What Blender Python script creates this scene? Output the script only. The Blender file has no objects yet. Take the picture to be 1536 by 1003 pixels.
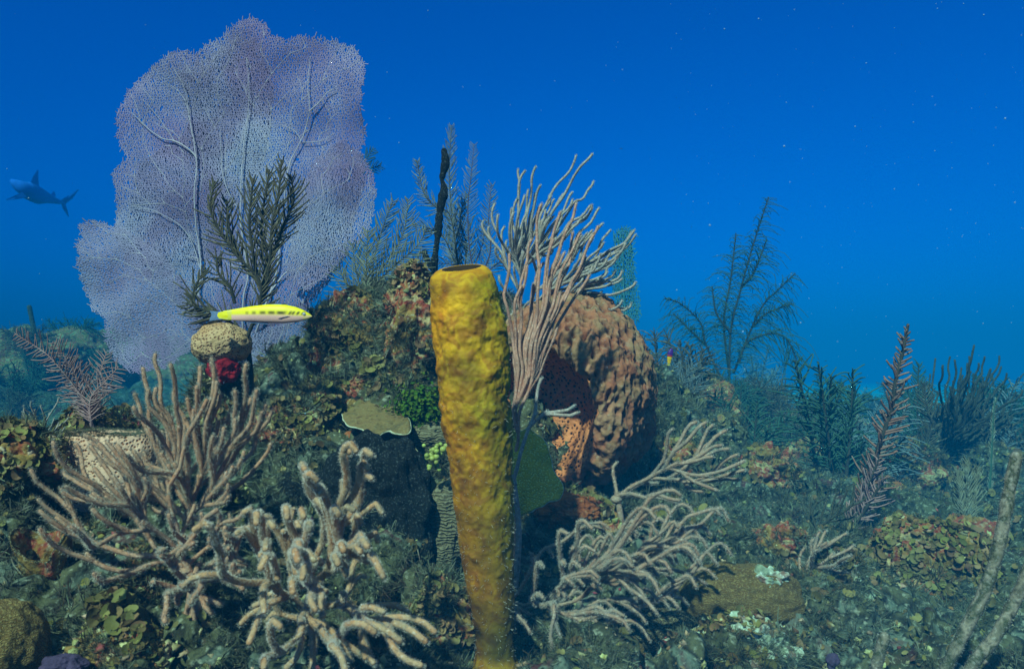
import bpy, math, random
import numpy as np
from mathutils import Vector
# ---------------------------------------------------------------- camera, water light, sun, exposure
S = bpy.context.scene
COL = S.collection
R = math.radians
CAMZ, FPX, HOR = 0.60, 1097.0, 560.0
cd = bpy.data.cameras.new('camera'); cam = bpy.data.objects.new('camera', cd); COL.objects.link(cam)
cam.location = (0, 0, CAMZ); cam.rotation_euler = (R(90), 0, 0)
cd.sensor_width = 36; cd.lens = 36 * FPX / 1536; cd.shift_y = (HOR - 501.5) / 1536
cd.clip_start = 0.02; cd.clip_end = 500
cd.dof.use_dof = True; cd.dof.focus_distance = 1.65; cd.dof.aperture_fstop = 9
S.camera = cam
SUN_EL, SUN_AZ = 44, 203          # the sun stands high behind the camera's left shoulder
w = bpy.data.worlds.new('World'); S.world = w; w.use_nodes = True
nt = w.node_tree; nt.nodes.clear()
sky = nt.nodes.new('ShaderNodeTexSky'); sky.sky_type = 'NISHITA'; sky.sun_disc = False
sky.sun_elevation = R(SUN_EL); sky.sun_rotation = R(SUN_AZ)
mx = nt.nodes.new('ShaderNodeMix'); mx.data_type = 'RGBA'; mx.blend_type = 'MULTIPLY'; mx.inputs[0].default_value = 1
# daylight filtered by the water column: brighter and greener from overhead, deep blue from the sides
tcw = nt.nodes.new('ShaderNodeTexCoord'); spw = nt.nodes.new('ShaderNodeSeparateXYZ'); rw = nt.nodes.new('ShaderNodeValToRGB')
nt.links.new(tcw.outputs['Generated'], spw.inputs[0]); nt.links.new(spw.outputs[2], rw.inputs[0]); nt.links.new(rw.outputs[0], mx.inputs[7])
rw.color_ramp.elements[0].position = .45; rw.color_ramp.elements[0].color = (.0, .25, .85, 1)
rw.color_ramp.elements[1].position = .85; rw.color_ramp.elements[1].color = (.9, 1.0, .62, 1)
bgn = nt.nodes.new('ShaderNodeBackground'); bgn.inputs[1].default_value = 0.10
ow = nt.nodes.new('ShaderNodeOutputWorld')
nt.links.new(sky.outputs[0], mx.inputs[6]); nt.links.new(mx.outputs[2], bgn.inputs[0]); nt.links.new(bgn.outputs[0], ow.inputs[0])
sd = bpy.data.lights.new('sun', 'SUN'); sun = bpy.data.objects.new('sun', sd); COL.objects.link(sun)
sd.energy = 5.0; sd.angle = R(1.5); sd.color = (1, .80, .63)
el, az = R(SUN_EL), R(SUN_AZ)
sdir = Vector((math.sin(az) * math.cos(el), math.cos(az) * math.cos(el), math.sin(el)))
sun.rotation_euler = (-sdir).to_track_quat('-Z', 'Y').to_euler()
S.view_settings.view_transform = 'Standard'; S.view_settings.look = 'None'
S.view_settings.exposure = 0.82; S.view_settings.gamma = 1
S.render.engine = 'CYCLES'
cy = S.cycles
cy.max_bounces = 4; cy.diffuse_bounces = 2; cy.glossy_bounces = 1; cy.transmission_bounces = 2
cy.transparent_max_bounces = 8; cy.volume_bounces = 0
cy.use_denoising = True
cy.sample_clamp_indirect = 3; cy.caustics_reflective = False; cy.caustics_refractive = False

rng = np.random.default_rng(7)
random.seed(7)
# ---------------------------------------------------------------- numeric helpers
_perm = np.random.default_rng(11).permutation(256); _perm = np.concatenate([_perm, _perm, _perm])
_g = np.random.default_rng(12).normal(size=(256, 3)); _g /= np.linalg.norm(_g, axis=1)[:, None]
_r3 = np.random.default_rng(13).random((256, 3))
def _h(i, j, k): return _perm[_perm[_perm[i & 255] + (j & 255)] + (k & 255)]
def perlin(P):
    P = np.asarray(P, float); I = np.floor(P).astype(int); f = P - I
    u = f * f * f * (f * (f * 6 - 15) + 10); o = 0
    for a in (0, 1):
        for b in (0, 1):
            for c in (0, 1):
                g = _g[_h(I[:, 0] + a, I[:, 1] + b, I[:, 2] + c)]
                d = ((f - (a, b, c)) * g).sum(1)
                wt = (u[:, 0] if a else 1 - u[:, 0]) * (u[:, 1] if b else 1 - u[:, 1]) * (u[:, 2] if c else 1 - u[:, 2])
                o = o + wt * d
    return o * 1.6
def fbm(P, n=3, gain=.5):
    o = 0; a = 1; P = np.asarray(P, float)
    for i in range(n): o = o + a * perlin(P * 2.03 ** i + i * 17.3); a *= gain
    return o
def worley(P):                      # distance to the nearest cell point
    P = np.asarray(P, float); I = np.floor(P).astype(int); f = P - I
    best = np.full(len(P), 9.)
    for a in (-1, 0, 1):
        for b in (-1, 0, 1):
            for c in (-1, 0, 1):
                q = _r3[_h(I[:, 0] + a, I[:, 1] + b, I[:, 2] + c)] + (a, b, c) - f
                best = np.minimum(best, (q * q).sum(1))
    return np.sqrt(best)
def dz(Y): return Y if Y < 1.9 else 1.9 + (Y - 1.9) * 2.2     # true distance of the farther things
def at(px, py, Y):
    Y = dz(Y); return np.array(((px - 768) / FPX * Y, Y, CAMZ + (HOR - py) / FPX * Y))
def ats(pts, Y): return np.array([at(p[0], p[1], p[2] if len(p) > 2 else Y) for p in pts])
def nrm(v): return v / (np.linalg.norm(v, axis=-1, keepdims=True) + 1e-12)
def smooth_path(P, step):
    P = np.asarray(P, float); n = len(P)
    if n < 3:
        m = max(2, int(np.linalg.norm(P[-1] - P[0]) / step) + 1); t = np.linspace(0, 1, m)[:, None]
        return P[0] * (1 - t) + P[-1] * t
    Q = np.vstack([2 * P[0] - P[1], P, 2 * P[-1] - P[-2]]); out = []
    for i in range(1, n):
        a, b, c, d = Q[i - 1], Q[i], Q[i + 1], Q[i + 2]
        m = max(2, int(np.linalg.norm(c - b) / step) + 1); t = np.linspace(0, 1, m, endpoint=False)[:, None]
        out.append(.5 * ((2 * b) + (c - a) * t + (2 * a - 5 * b + 4 * c - d) * t ** 2 + (3 * b - a - 3 * c + d) * t ** 3))
    out.append(P[-1:]); return np.vstack(out)
def frames(P):
    T = nrm(np.gradient(P, axis=0)); ref = np.array((0.13, 1, 0.21)); ref /= np.linalg.norm(ref)
    A = nrm(np.cross(T, ref)); B = np.cross(T, A); return T, A, B

class MB:                            # gathers shapes, then links them as one mesh object
    def __init__(s): s.V = []; s.F = {3: [], 4: []}; s.M = {3: [], 4: []}; s.n = 0; s.C = []
    def add(s, V, F, mi=0, col=None):
        V = np.asarray(V, float).reshape(-1, 3); F = np.asarray(F, int)
        if len(F) == 0: return
        s.V.append(V); k = F.shape[1]; s.F[k].append(F + s.n); s.M[k].append(np.full(len(F), mi)); s.n += len(V)
        s.C.append(np.tile((1., 1, 1), (len(V), 1)) if col is None else np.asarray(col, float).reshape(-1, 3))
    def tube(s, P, r, k=6, mi=0, cap=True):
        P = np.asarray(P, float); n = len(P); r = np.broadcast_to(np.asarray(r, float), (n,)).copy()
        if cap:
            T = nrm(P[-1] - P[-2]); P = np.vstack([P, P[-1] + T * r[-1] * .6, P[-1] + T * r[-1] * .85])
            r = np.concatenate([r, [r[-1] * .75, r[-1] * .05]]); n += 2
        T, A, B = frames(P); a = np.arange(k) / k * 2 * np.pi
        V = P[:, None] + r[:, None, None] * (A[:, None] * np.cos(a)[None, :, None] + B[:, None] * np.sin(a)[None, :, None])
        i, j = np.meshgrid(np.arange(n - 1), np.arange(k), indexing='ij'); j2 = (j + 1) % k
        s.add(V, np.stack([i * k + j, i * k + j2, (i + 1) * k + j2, (i + 1) * k + j], -1).reshape(-1, 4), mi)
    def prisms(s, A, Bp, r, mi=0):   # many thin three-sided sticks at once
        A = np.asarray(A); Bp = np.asarray(Bp); T = nrm(Bp - A); ref = np.array((.1, 1, .2))
        U = nrm(np.cross(T, ref)); W = np.cross(T, U); r = np.broadcast_to(r, (len(A),))[:, None]
        vs = []
        for q in range(3):
            d = U * math.cos(q * 2.0944) + W * math.sin(q * 2.0944); vs += [A + d * r, Bp + d * r]
        V = np.stack(vs, 1); b = np.arange(len(A))[:, None] * 6
        F = np.concatenate([b + np.array([0, 2, 3, 1]), b + np.array([2, 4, 5, 3]), b + np.array([4, 0, 1, 5])], 0)
        s.add(V, F, mi)
    def fuzz(s, P, r, dens, L, wdt, mi=1):
        P = np.asarray(P, float); n = len(P)
        if n < 3: return
        seg = np.linalg.norm(np.diff(P, axis=0), axis=1).sum(); r = np.broadcast_to(np.asarray(r, float), (n,))
        N = int(seg * 2 * np.pi * r.mean() * dens * 1e6)
        if N < 1: return
        T, A, B = frames(P); t = rng.random(N) * (n - 1.001); i = t.astype(int); f = (t - i)[:, None]
        c = P[i] * (1 - f) + P[i + 1] * f; ph = rng.random(N) * 2 * np.pi
        o = A[i] * np.cos(ph)[:, None] + B[i] * np.sin(ph)[:, None]; rr = r[i][:, None]
        side = nrm(np.cross(o, T[i] + rng.normal(size=(N, 3)) * .5)); base = c + o * rr * .85
        tip = c + o * (rr + L * (.6 + .7 * rng.random((N, 1)))) + T[i] * L * .35 + rng.normal(size=(N, 3)) * L * .28
        V = np.stack([base - side * wdt, base + side * wdt, tip + side * wdt * .45, tip - side * wdt * .45], 1)
        s.add(V, np.arange(N * 4).reshape(-1, 4), mi)
    def scatter(s, TV, TF, pos, nor, sc, mi=0, tilt=.4, col=None):
        N = len(pos); TV = np.asarray(TV, float); TF = np.asarray(TF, int)
        if N == 0: return
        Z = nrm(nor + rng.normal(size=(N, 3)) * tilt); X = nrm(np.cross(Z, rng.normal(size=(N, 3)))); Y = np.cross(Z, X)
        sc = np.broadcast_to(np.asarray(sc, float), (N,))[:, None, None]
        V = (X[:, None] * TV[None, :, 0:1] + Y[:, None] * TV[None, :, 1:2] + Z[:, None] * TV[None, :, 2:3]) * sc + pos[:, None]
        F = (TF[None] + (np.arange(N) * len(TV))[:, None, None]).reshape(-1, TF.shape[1])
        s.add(V, F, mi, None if col is None else np.repeat(col, len(TV), 0))
    def build(s, name, mats, parent=None, smooth=True, col=False):
        if not isinstance(mats, (list, tuple)): mats = [mats]
        V = np.vstack(s.V)
        if parent is not None: V = V - np.array(world_loc(parent))
        me = bpy.data.meshes.new(name); me.vertices.add(len(V)); me.vertices.foreach_set('co', V.astype(np.float32).ravel())
        F3 = np.vstack(s.F[3]) if s.F[3] else np.zeros((0, 3), int); F4 = np.vstack(s.F[4]) if s.F[4] else np.zeros((0, 4), int)
        li = np.concatenate([F3.ravel(), F4.ravel()]); me.loops.add(len(li)); me.loops.foreach_set('vertex_index', li.astype(np.int32))
        tot = np.concatenate([np.full(len(F3), 3), np.full(len(F4), 4)]); st = np.concatenate([[0], np.cumsum(tot)[:-1]])
        me.polygons.add(len(tot)); me.polygons.foreach_set('loop_start', st.astype(np.int32)); me.polygons.foreach_set('loop_total', tot.astype(np.int32))
        mi = np.concatenate([x for x in s.M[3]] + [x for x in s.M[4]]); me.polygons.foreach_set('material_index', mi.astype(np.int32))
        me.polygons.foreach_set('use_smooth', np.full(len(tot), smooth))
        for m in mats: me.materials.append(m)
        me.update(calc_edges=True)
        if col:
            ca = me.color_attributes.new('pigment', 'FLOAT_COLOR', 'POINT'); C4 = np.ones((len(V), 4)); C4[:, :3] = np.vstack(s.C)
            ca.data.foreach_set('color', C4.astype(np.float32).ravel())
        o = bpy.data.objects.new(name, me); COL.objects.link(o)
        if parent is not None: o.parent = parent
        return o
def world_loc(o):
    p = np.array(o.location)
    while o.parent: o = o.parent; p = p + np.array(o.location)
    return p
def tag(o, label=None, cat=None, group=None, kind=None):
    for k, v in (('label', label), ('category', cat), ('group', group), ('kind', kind)):
        if v: o[k] = v
    return o
def thing(name, label, cat, loc, group=None):
    o = bpy.data.objects.new(name, None); COL.objects.link(o); o.empty_display_size = .05
    o.location = tuple(float(q) for q in loc); return tag(o, label, cat, group)

# ---------------------------------------------------------------- materials
def material(name, cols, scale=20, spk=None, spk_scale=120, spk_amt=.5, bump=.4, bscale=80, bdist=.004, rough=.85,
             island=0., detail=6, distort=.6, vcol=False, cell=None, wave=None, sub=0., trans=0.):
    m = bpy.data.materials.new(name); m.use_nodes = True; t = m.node_tree; N = t.nodes; Lk = t.links.new
    b = N['Principled BSDF']; b.inputs['Roughness'].default_value = rough; b.inputs['Specular IOR Level'].default_value = .25
    tc = N.new('ShaderNodeTexCoord'); co = tc.outputs['Object']
    n1 = N.new('ShaderNodeTexNoise'); n1.inputs['Scale'].default_value = scale; n1.inputs['Detail'].default_value = detail
    n1.inputs['Distortion'].default_value = distort; Lk(co, n1.inputs['Vector'])
    rp = N.new('ShaderNodeValToRGB'); e = rp.color_ramp.elements
    k = len(cols)
    while len(e) < k: e.new(.5)
    for i, c in enumerate(cols):
        e[i].position = .5 if k == 1 else .30 + .40 * i / (k - 1); e[i].color = (*c, 1)
    Lk(n1.outputs[0], rp.inputs[0]); out = rp.outputs[0]
    def mix(a, bcol, fac, mode='MIX'):
        q = N.new('ShaderNodeMix'); q.data_type = 'RGBA'; q.blend_type = mode
        if isinstance(fac, (int, float)): q.inputs[0].default_value = fac
        else: Lk(fac, q.inputs[0])
        Lk(a, q.inputs[6])
        if isinstance(bcol, tuple): q.inputs[7].default_value = (*bcol, 1)
        else: Lk(bcol, q.inputs[7])
        return q.outputs[2]
    def rng_(src, a, bb, c=0., d=1.):
        q = N.new('ShaderNodeMapRange'); q.inputs[1].default_value = a; q.inputs[2].default_value = bb
        q.inputs[3].default_value = c; q.inputs[4].default_value = d; Lk(src, q.inputs[0]); return q.outputs[0]
    if vcol:
        va = N.new('ShaderNodeVertexColor'); va.layer_name = 'pigment'; out = mix(out, va.outputs[0], 1., 'MULTIPLY')
    hsrc = None
    if spk:
        n2 = N.new('ShaderNodeTexNoise'); n2.inputs['Scale'].default_value = spk_scale; n2.inputs['Detail'].default_value = 5
        Lk(co, n2.inputs['Vector']); out = mix(out, spk, rng_(n2.outputs[0], .56, .68, 0, spk_amt))
        n3 = N.new('ShaderNodeTexNoise'); n3.inputs['Scale'].default_value = spk_scale * .55; n3.inputs['Detail'].default_value = 6
        Lk(co, n3.inputs['Vector']); out = mix(out, tuple(c * .25 for c in cols[0]), rng_(n3.outputs[0], .56, .70, 0, .65))
    if cell:                          # corallites or pores: (scale, pore colour, radius)
        v = N.new('ShaderNodeTexVoronoi'); v.inputs['Scale'].default_value = cell[0]; Lk(co, v.inputs['Vector'])
        f = rng_(v.outputs['Distance'], cell[2] * .7, cell[2] * 1.3, 1, 0); out = mix(out, cell[1], f); hsrc = rng_(v.outputs['Distance'], cell[2] * .6, cell[2] * 1.8)
    if wave:                          # meandering ridges: (scale, colour)
        v = N.new('ShaderNodeTexWave'); v.inputs['Scale'].default_value = wave[0]; v.inputs['Distortion'].default_value = wave[2]
        v.inputs['Detail'].default_value = 3; v.inputs['Detail Scale'].default_value = 1.5; v.bands_direction = wave[3] if len(wave) > 3 else 'Z'
        Lk(co, v.inputs['Vector']); out = mix(out, wave[1], rng_(v.outputs[0], .35, .75)); hsrc = v.outputs[0]
    if island:
        g = N.new('ShaderNodeNewGeometry'); hs = N.new('ShaderNodeHueSaturation')
        Lk(rng_(g.outputs['Random Per Island'], 0, 1, 1 - island, 1 + island), hs.inputs['Value'])
        mm = N.new('ShaderNodeMath'); mm.operation = 'FRACT'; m2 = N.new('ShaderNodeMath'); m2.operation = 'MULTIPLY'; m2.inputs[1].default_value = 7.31
        Lk(g.outputs['Random Per Island'], m2.inputs[0]); Lk(m2.outputs[0], mm.inputs[0])
        Lk(rng_(mm.outputs[0], 0, 1, .5 - .035 * island / .4, .5 + .035 * island / .4), hs.inputs['Hue']); Lk(out, hs.inputs['Color']); out = hs.outputs[0]
    Lk(out, b.inputs['Base Color'])
    if bump:
        nb = N.new('ShaderNodeTexNoise'); nb.inputs['Scale'].default_value = bscale; nb.inputs['Detail'].default_value = 6; Lk(co, nb.inputs['Vector'])
        bp = N.new('ShaderNodeBump'); bp.inputs['Strength'].default_value = bump; bp.inputs['Distance'].default_value = bdist
        Lk(nb.outputs[0], bp.inputs['Height']); last = bp.outputs[0]
        if hsrc is not None:
            b2 = N.new('ShaderNodeBump'); b2.inputs['Strength'].default_value = .8; b2.inputs['Distance'].default_value = .003
            Lk(hsrc, b2.inputs['Height']); Lk(last, b2.inputs['Normal']); last = b2.outputs[0]
        Lk(last, b.inputs['Normal'])
    if trans:
        tr = N.new('ShaderNodeBsdfTranslucent'); Lk(out, tr.inputs[0]); ms = N.new('ShaderNodeMixShader'); ms.inputs[0].default_value = trans
        Lk(b.outputs[0], ms.inputs[1]); Lk(tr.outputs[0], ms.inputs[2]); Lk(ms.outputs[0], N['Material Output'].inputs[0])
    return m
def c255(r, g, b, k=1.):
    f = lambda v: (v / 255 / 12.92 if v <= 10 else ((v / 255 + .055) / 1.055) ** 2.4) * k
    return (f(r), f(g), f(b))

M = {}
M['reef'] = material('reef_crust', [c255(65, 31, 28), c255(63, 59, 34), c255(88, 83, 58), c255(32, 29, 21), c255(102, 106, 90), c255(80, 44, 42)], 9,
                     c255(190, 184, 160), 95, .4, 1., 90, .006, detail=9, distort=1.2)
M['reef_rock'] = material('reef_rock', [c255(85, 38, 27), c255(119, 89, 40), c255(148, 110, 56), c255(142, 48, 35), c255(179, 151, 102), c255(77, 57, 29)], 16,
                     c255(186, 176, 150), 120, .4, 1., 110, .006, detail=9, distort=1.0)
M['pale_rock'] = material('pale_rock', [c255(106, 106, 82), c255(142, 146, 118), c255(175, 180, 156), c255(122, 82, 69), c255(159, 159, 125)], 22,
                     c255(225, 225, 215), 110, .7, .9, 100, .005, detail=9, distort=1.2)
M['sand'] = material('pale_sand', [c255(205, 200, 180), c255(225, 220, 205)], 2, None, bump=.4, bscale=6, bdist=.05)
M['far_reef'] = material('far_reef', [c255(45, 41, 30), c255(75, 72, 55), c255(43, 52, 39), c255(96, 91, 75)], 4, c255(160, 160, 150), 22, .5, .8, 20, .03, detail=8)
M['yellow'] = material('yellow_sponge_skin', [c255(178, 96, 1), c255(194, 119, 1), c255(213, 141, 3), c255(182, 105, 2), c255(203, 132, 3)], 30, None, bump=.6, bscale=60, bdist=.006, rough=.75, vcol=True, detail=7)
M['yellow_in'] = material('sponge_throat', [c255(40, 22, 1), c255(54, 31, 2)], 20, bump=.5)
M['barrel'] = material('barrel_sponge_skin', [c255(146, 80, 54), c255(170, 100, 72), c255(146, 106, 76), c255(196, 132, 102)], 14, c255(170, 150, 130), 90, .3, .7, 120, .004, detail=8, vcol=True)
M['barrel_in'] = material('barrel_sponge_lining', [c255(206, 104, 56), c255(224, 132, 84)], 12, None, bump=.3, cell=(105, c255(24, 8, 5), .33))  # near-black pores paint the shade inside the openings
M['fan'] = material('purple_fan_net', [c255(135, 112, 142), c255(147, 125, 154), c255(159, 142, 168), c255(139, 131, 156)], 5, None, bump=0, rough=.8, detail=4, vcol=True)
M['fan_vein'] = material('fan_vein', [c255(172, 148, 158), c255(189, 171, 178)], 30, bump=.3, bscale=300, bdist=.001)
M['teal_fan'] = material('teal_fan_net', [c255(57, 108, 115), c255(79, 129, 129)], 8, bump=0)
def soft(name, body, tip):
    M[name] = material(name + '_stem', body, 40, tip, 260, .45, .6, 400, .002, detail=4)
    M[name + '_p'] = material(name + '_polyps', [tip, tuple(q * .8 for q in tip), tuple(min(1, q * 1.2) for q in tip)], 30, bump=0, island=.25, trans=.3)
soft('rod_tan', [c255(168, 106, 78), c255(184, 132, 104), c255(154, 120, 100)], c255(206, 188, 172))
soft('rod_curl', [c255(180, 118, 78), c255(188, 142, 106), c255(154, 130, 104)], c255(222, 204, 190))
soft('rod_grey', [c255(150, 104, 84), c255(166, 130, 108), c255(124, 110, 100)], c255(214, 194, 178))
soft('rod_pink', [c255(176, 110, 90), c255(188, 134, 114), c255(158, 108, 92)], c255(226, 200, 182))
soft('rod_blue', [c255(150, 122, 110), c255(170, 146, 134), c255(130, 126, 122)], c255(206, 198, 190))
soft('rod_dark', [c255(52, 50, 40), c255(74, 66, 52)], c255(120, 120, 104))
soft('rod_thick', [c255(48, 44, 28), c255(150, 130, 112), c255(60, 62, 40), c255(160, 140, 126)], c255(176, 164, 156))
M['plume_dark'] = material('dark_plume', [c255(64, 54, 39), c255(93, 77, 57), c255(75, 72, 57)], 40, c255(160, 140, 118), 60, .5, .3, 300, .001)
M['plume_olive'] = material('olive_plume', [c255(100, 92, 72), c255(128, 120, 98), c255(92, 96, 88)], 30, c255(170, 168, 150), 60, .5, .3, 300, .001)
M['plume_grey'] = material('grey_plume', [c255(92, 96, 98), c255(120, 122, 122), c255(84, 96, 104)], 30, c255(150, 150, 150), 60, .4, .3, 300, .001)
M['plume_pink'] = material('pink_plume', [c255(140, 96, 96), c255(160, 116, 112), c255(120, 92, 96)], 30, c255(190, 160, 156), 60, .4, .3, 300, .001)
M['plume_teal'] = material('green_plume', [c255(47, 71, 56), c255(64, 88, 69), c255(54, 73, 64)], 12, bump=0)
M['plume_rust'] = material('rust_plume', [c255(130, 76, 62), c255(150, 100, 84), c255(120, 96, 86)], 30, c255(170, 140, 126), 60, .4, .3, 300, .001)
M['dark_stem'] = material('dark_stem', [c255(40, 36, 30), c255(66, 56, 46)], 40, bump=.3)
M['black_sponge'] = material('black_sponge_skin', [c255(8, 8, 10), c255(18, 18, 18), c255(12, 12, 14)], 20, c255(120, 125, 125), 300, .3, .6, 160, .004, rough=1.)
M['star_coral'] = material('star_coral_skin', [c255(214, 151, 119), c255(224, 170, 141), c255(212, 147, 108)], 8, None, bump=.2, cell=(190, c255(156, 84, 48), .29))
M['brain'] = material('brain_coral_skin', [c255(184, 128, 86), c255(200, 152, 112), c255(166, 122, 80)], 14, None, bump=.3, cell=(190, c255(124, 64, 38), .30))
M['brown_coral'] = material('brown_coral_skin', [c255(104, 70, 30), c255(116, 84, 40), c255(90, 60, 28)], 10, None, bump=.8, wave=(95, c255(146, 118, 70), 18))
M['tan_coral'] = material('tan_coral_skin', [c255(110, 94, 66), c255(140, 124, 92), c255(90, 84, 58)], 12, None, bump=.4, wave=(75, c255(70, 56, 38), 16))
M['lettuce'] = material('ridged_coral_skin', [c255(104, 88, 64), c255(84, 72, 50)], 12, None, bump=.4, wave=(48, c255(126, 112, 86), 9))
M['plate'] = material('plate_coral_skin', [c255(112, 80, 48), c255(128, 100, 58), c255(92, 74, 46)], 30, c255(150, 140, 104), 200, .4, .6, 220, .003)
M['plate_rim'] = material('plate_coral_rim', [c255(196, 190, 164), c255(160, 150, 116)], 60, bump=.3)
M['plate_green'] = material('green_plate_skin', [c255(176, 148, 44), c255(190, 164, 56)], 10, None, bump=.3, cell=(230, c255(214, 204, 110), .34))
M['red'] = material('red_sponge_skin', [c255(120, 4, 18), c255(160, 10, 30)], 30, bump=.8, bscale=120)
M['purple'] = material('purple_sponge_skin', [c255(60, 44, 66), c255(84, 62, 90)], 30, bump=.8, bscale=120)
M['orange'] = material('orange_sponge_skin', [c255(130, 60, 26), c255(160, 84, 40)], 30, c255(180, 140, 100), 120, .5, .9, 120)
M['bead'] = material('bead_algae_skin', [c255(150, 150, 70), c255(168, 170, 90)], 30, bump=.1, island=.2, rough=.4)
M['leaf'] = material('leafy_algae_blade', [c255(90, 74, 34), c255(115, 94, 49), c255(134, 111, 71), c255(99, 63, 35)], 10, None, bump=.3, bscale=200, bdist=.002, island=.45, trans=.15)
M['green'] = material('green_algae_blade', [c255(59, 81, 8), c255(85, 105, 17)], 20, None, bump=0, island=.45, trans=.2)
M['turf'] = material('turf_algae_blade', [c255(63, 53, 34), c255(86, 79, 59), c255(116, 115, 94), c255(82, 61, 46)], 7, None, bump=0, island=.5, trans=.2)
M['rub'] = material('rubble_bits', [c255(115, 55, 45), c255(126, 103, 63), c255(170, 151, 113), c255(105, 82, 43), c255(159, 82, 69)], 16, None, bump=.6, bscale=300, bdist=.002, island=.55, detail=3)
M['snow'] = material('drifting_specks', [c255(120, 150, 185), c255(150, 175, 200)], 30, bump=0)
M['fish'] = material('fish_skin', [(1, 1, 1)], 10, bump=.15, bscale=500, bdist=.0006, rough=.45, vcol=True)
M['fin'] = material('fish_fin', [c255(110, 130, 170), c255(150, 160, 190)], 60, bump=0, trans=.4, rough=.5)
M['yellow_fin'] = material('yellow_fin', [c255(250, 214, 0)], 10, bump=0, rough=.45)
M['pale_fin'] = material('pale_fin', [c255(210, 160, 150)], 10, bump=0, trans=.3)
M['eye'] = material('fish_eye_iris', [c255(130, 60, 30)], 10, bump=0, rough=.2)
M['pupil'] = material('fish_eye_pupil', [(.01, .01, .01)], 10, bump=0, rough=.1)
M['blackfin'] = material('black_fin', [(.012, .014, .02)], 10, bump=0)
M['shark'] = material('hazed_shark_skin', [c255(39, 98, 197), c255(46, 106, 201)], 3, bump=0, vcol=True)  # grey skin painted toward water blue, standing in for distance haze

# ---------------------------------------------------------------- seabed
CP = [  # (px, py, distance)
 (-150,1003,.95),(-150,750,1.3),(0,1003,.92),(0,850,1.02),(0,740,1.15),(10,645,1.35),(100,1003,.9),(100,860,1.08),(90,770,1.25),(200,1003,.9),(200,850,1.12),(170,730,1.38),(170,650,1.62),
 (280,1003,.9),(280,830,1.2),(300,720,1.45),(270,640,1.75),(390,1003,.92),(400,880,1.15),(400,750,1.42),(400,640,1.68),(385,590,1.86),
 (500,1003,.95),(480,860,1.22),(560,960,1.05),(600,860,1.28),(560,740,1.45),(640,1003,1.05),(470,700,1.5),(440,600,1.72),(480,560,1.8),(500,640,1.6),(600,640,1.62),(600,560,1.72),(520,500,1.86),(560,438,1.95),(495,462,1.98),(640,410,1.95),(640,500,1.8),
 (720,1003,1.15),(700,850,1.42),(700,640,1.68),(720,450,1.9),(770,440,2.0),(800,1003,1.15),(800,880,1.38),(820,780,1.62),(850,760,1.72),(850,600,2.15),(860,470,2.15),(930,480,2.3),
 (900,1003,1.1),(900,900,1.32),(930,820,1.6),(980,740,1.95),(1000,1003,1.1),(1000,900,1.36),(1040,830,1.62),(1100,1003,1.12),(1100,890,1.4),(1080,760,2.1),
 (1200,1003,1.15),(1200,900,1.42),(1160,800,1.9),(1150,720,2.5),(1080,650,3.1),(1000,640,2.6),(1300,1003,1.15),(1300,900,1.5),(1280,800,2.0),(1300,730,2.7),(1280,690,3.5),(1420,1003,1.2),(1400,880,1.6),(1380,780,2.1),(1400,720,2.9),(1500,1003,1.2),(1500,880,1.6),(1520,790,2.1),(1600,760,2.4),(1500,715,3.0),(1700,1003,1.2),(1700,800,2)]
P0 = np.array([at(*c) for c in CP])
XT = [(-1.3,2.1,.15),(-.75,2.3,.2),(-.4,2.35,.3),(-.1,2.6,.35),(.2,2.7,.35),(-3,3,.15),(-1.5,3.2,.15),(-.4,3.5,.2),(.5,3.3,.3),(-2.6,4.6,.45),(-4,5.5,.4),(-1,5,.2),(.8,4.3,.25),(1.6,4.3,.18),(3,4.6,.1),(4.5,4.5,.1),(.8,5.6,-.4),(2,5.4,-.5),(3.5,6,-.6),
      (-6,8,.1),(-3,8,.0),(0,7.5,-.3),(2,7,-.4),(4,7,-.4),(8,7,-.2),(-10,12,-1.2),(0,12,-1.4),(10,12,-1.4),(-20,20,-1.6),(20,20,-1.6),(0,40,-1.6),(-40,40,-1.6),(40,40,-1.6),
      (0,.3,.05),(-1,.3,.1),(1,.3,.05),(0,-3,-.1),(-4,-3,-.1),(4,-3,-.1),(-4,1,.2),(4,1,.15),(-12,3,0),(12,3,0),(-30,0,-.8),(30,0,-.8)]
XT = np.array(XT, float); q = np.array([dz(v) / v if v > 1.9 else 1. for v in XT[:, 1]]); XT[:, :2] *= q[:, None]; P0 = np.vstack([P0, XT])
def phi(r): return r
D0 = np.linalg.norm(P0[:, None, :2] - P0[None, :, :2], axis=2)
A0 = np.zeros((len(P0) + 1,) * 2); A0[:-1, :-1] = phi(D0) - np.eye(len(P0)) * .035; A0[-1, :-1] = A0[:-1, -1] = 1
W0 = np.linalg.solve(A0, np.append(P0[:, 2], 0))
def base_h(xy):
    o = np.zeros(len(xy))
    for i in range(0, len(xy), 60000):
        q = xy[i:i + 60000]; d = np.sqrt(((q[:, None] - P0[None, :, :2]) ** 2).sum(2)); o[i:i + 60000] = phi(d) @ W0[:-1] + W0[-1]
    return o
ys = [-5, -3, -1.5, -.5, 0, .3]; y = .5
while y < 45: ys.append(y); y *= 1.0062 if y < 9 else 1.012
xs = [0.0]; x = 0; stp = .0065
while x < 45:
    x += stp; xs.append(x)
    if x > 1.35: stp *= 1.022
xs = np.array(xs); xs = np.concatenate([-xs[:0:-1], xs]); ys = np.array(ys)
GX, GY = np.meshgrid(xs, ys); ny, nx = GX.shape
XY = np.stack([GX.ravel(), GY.ravel()], 1)
H = base_h(XY)
P = np.column_stack([XY, H])
dist = np.hypot(XY[:, 0], XY[:, 1])
amp = np.clip((dist - .4) / .5, .3, 1)
far = np.clip((dist - 2.2) / 3.5, 0, 1); vfar = np.clip(1 - (dist - 12) / 6, 0, 1)
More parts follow.
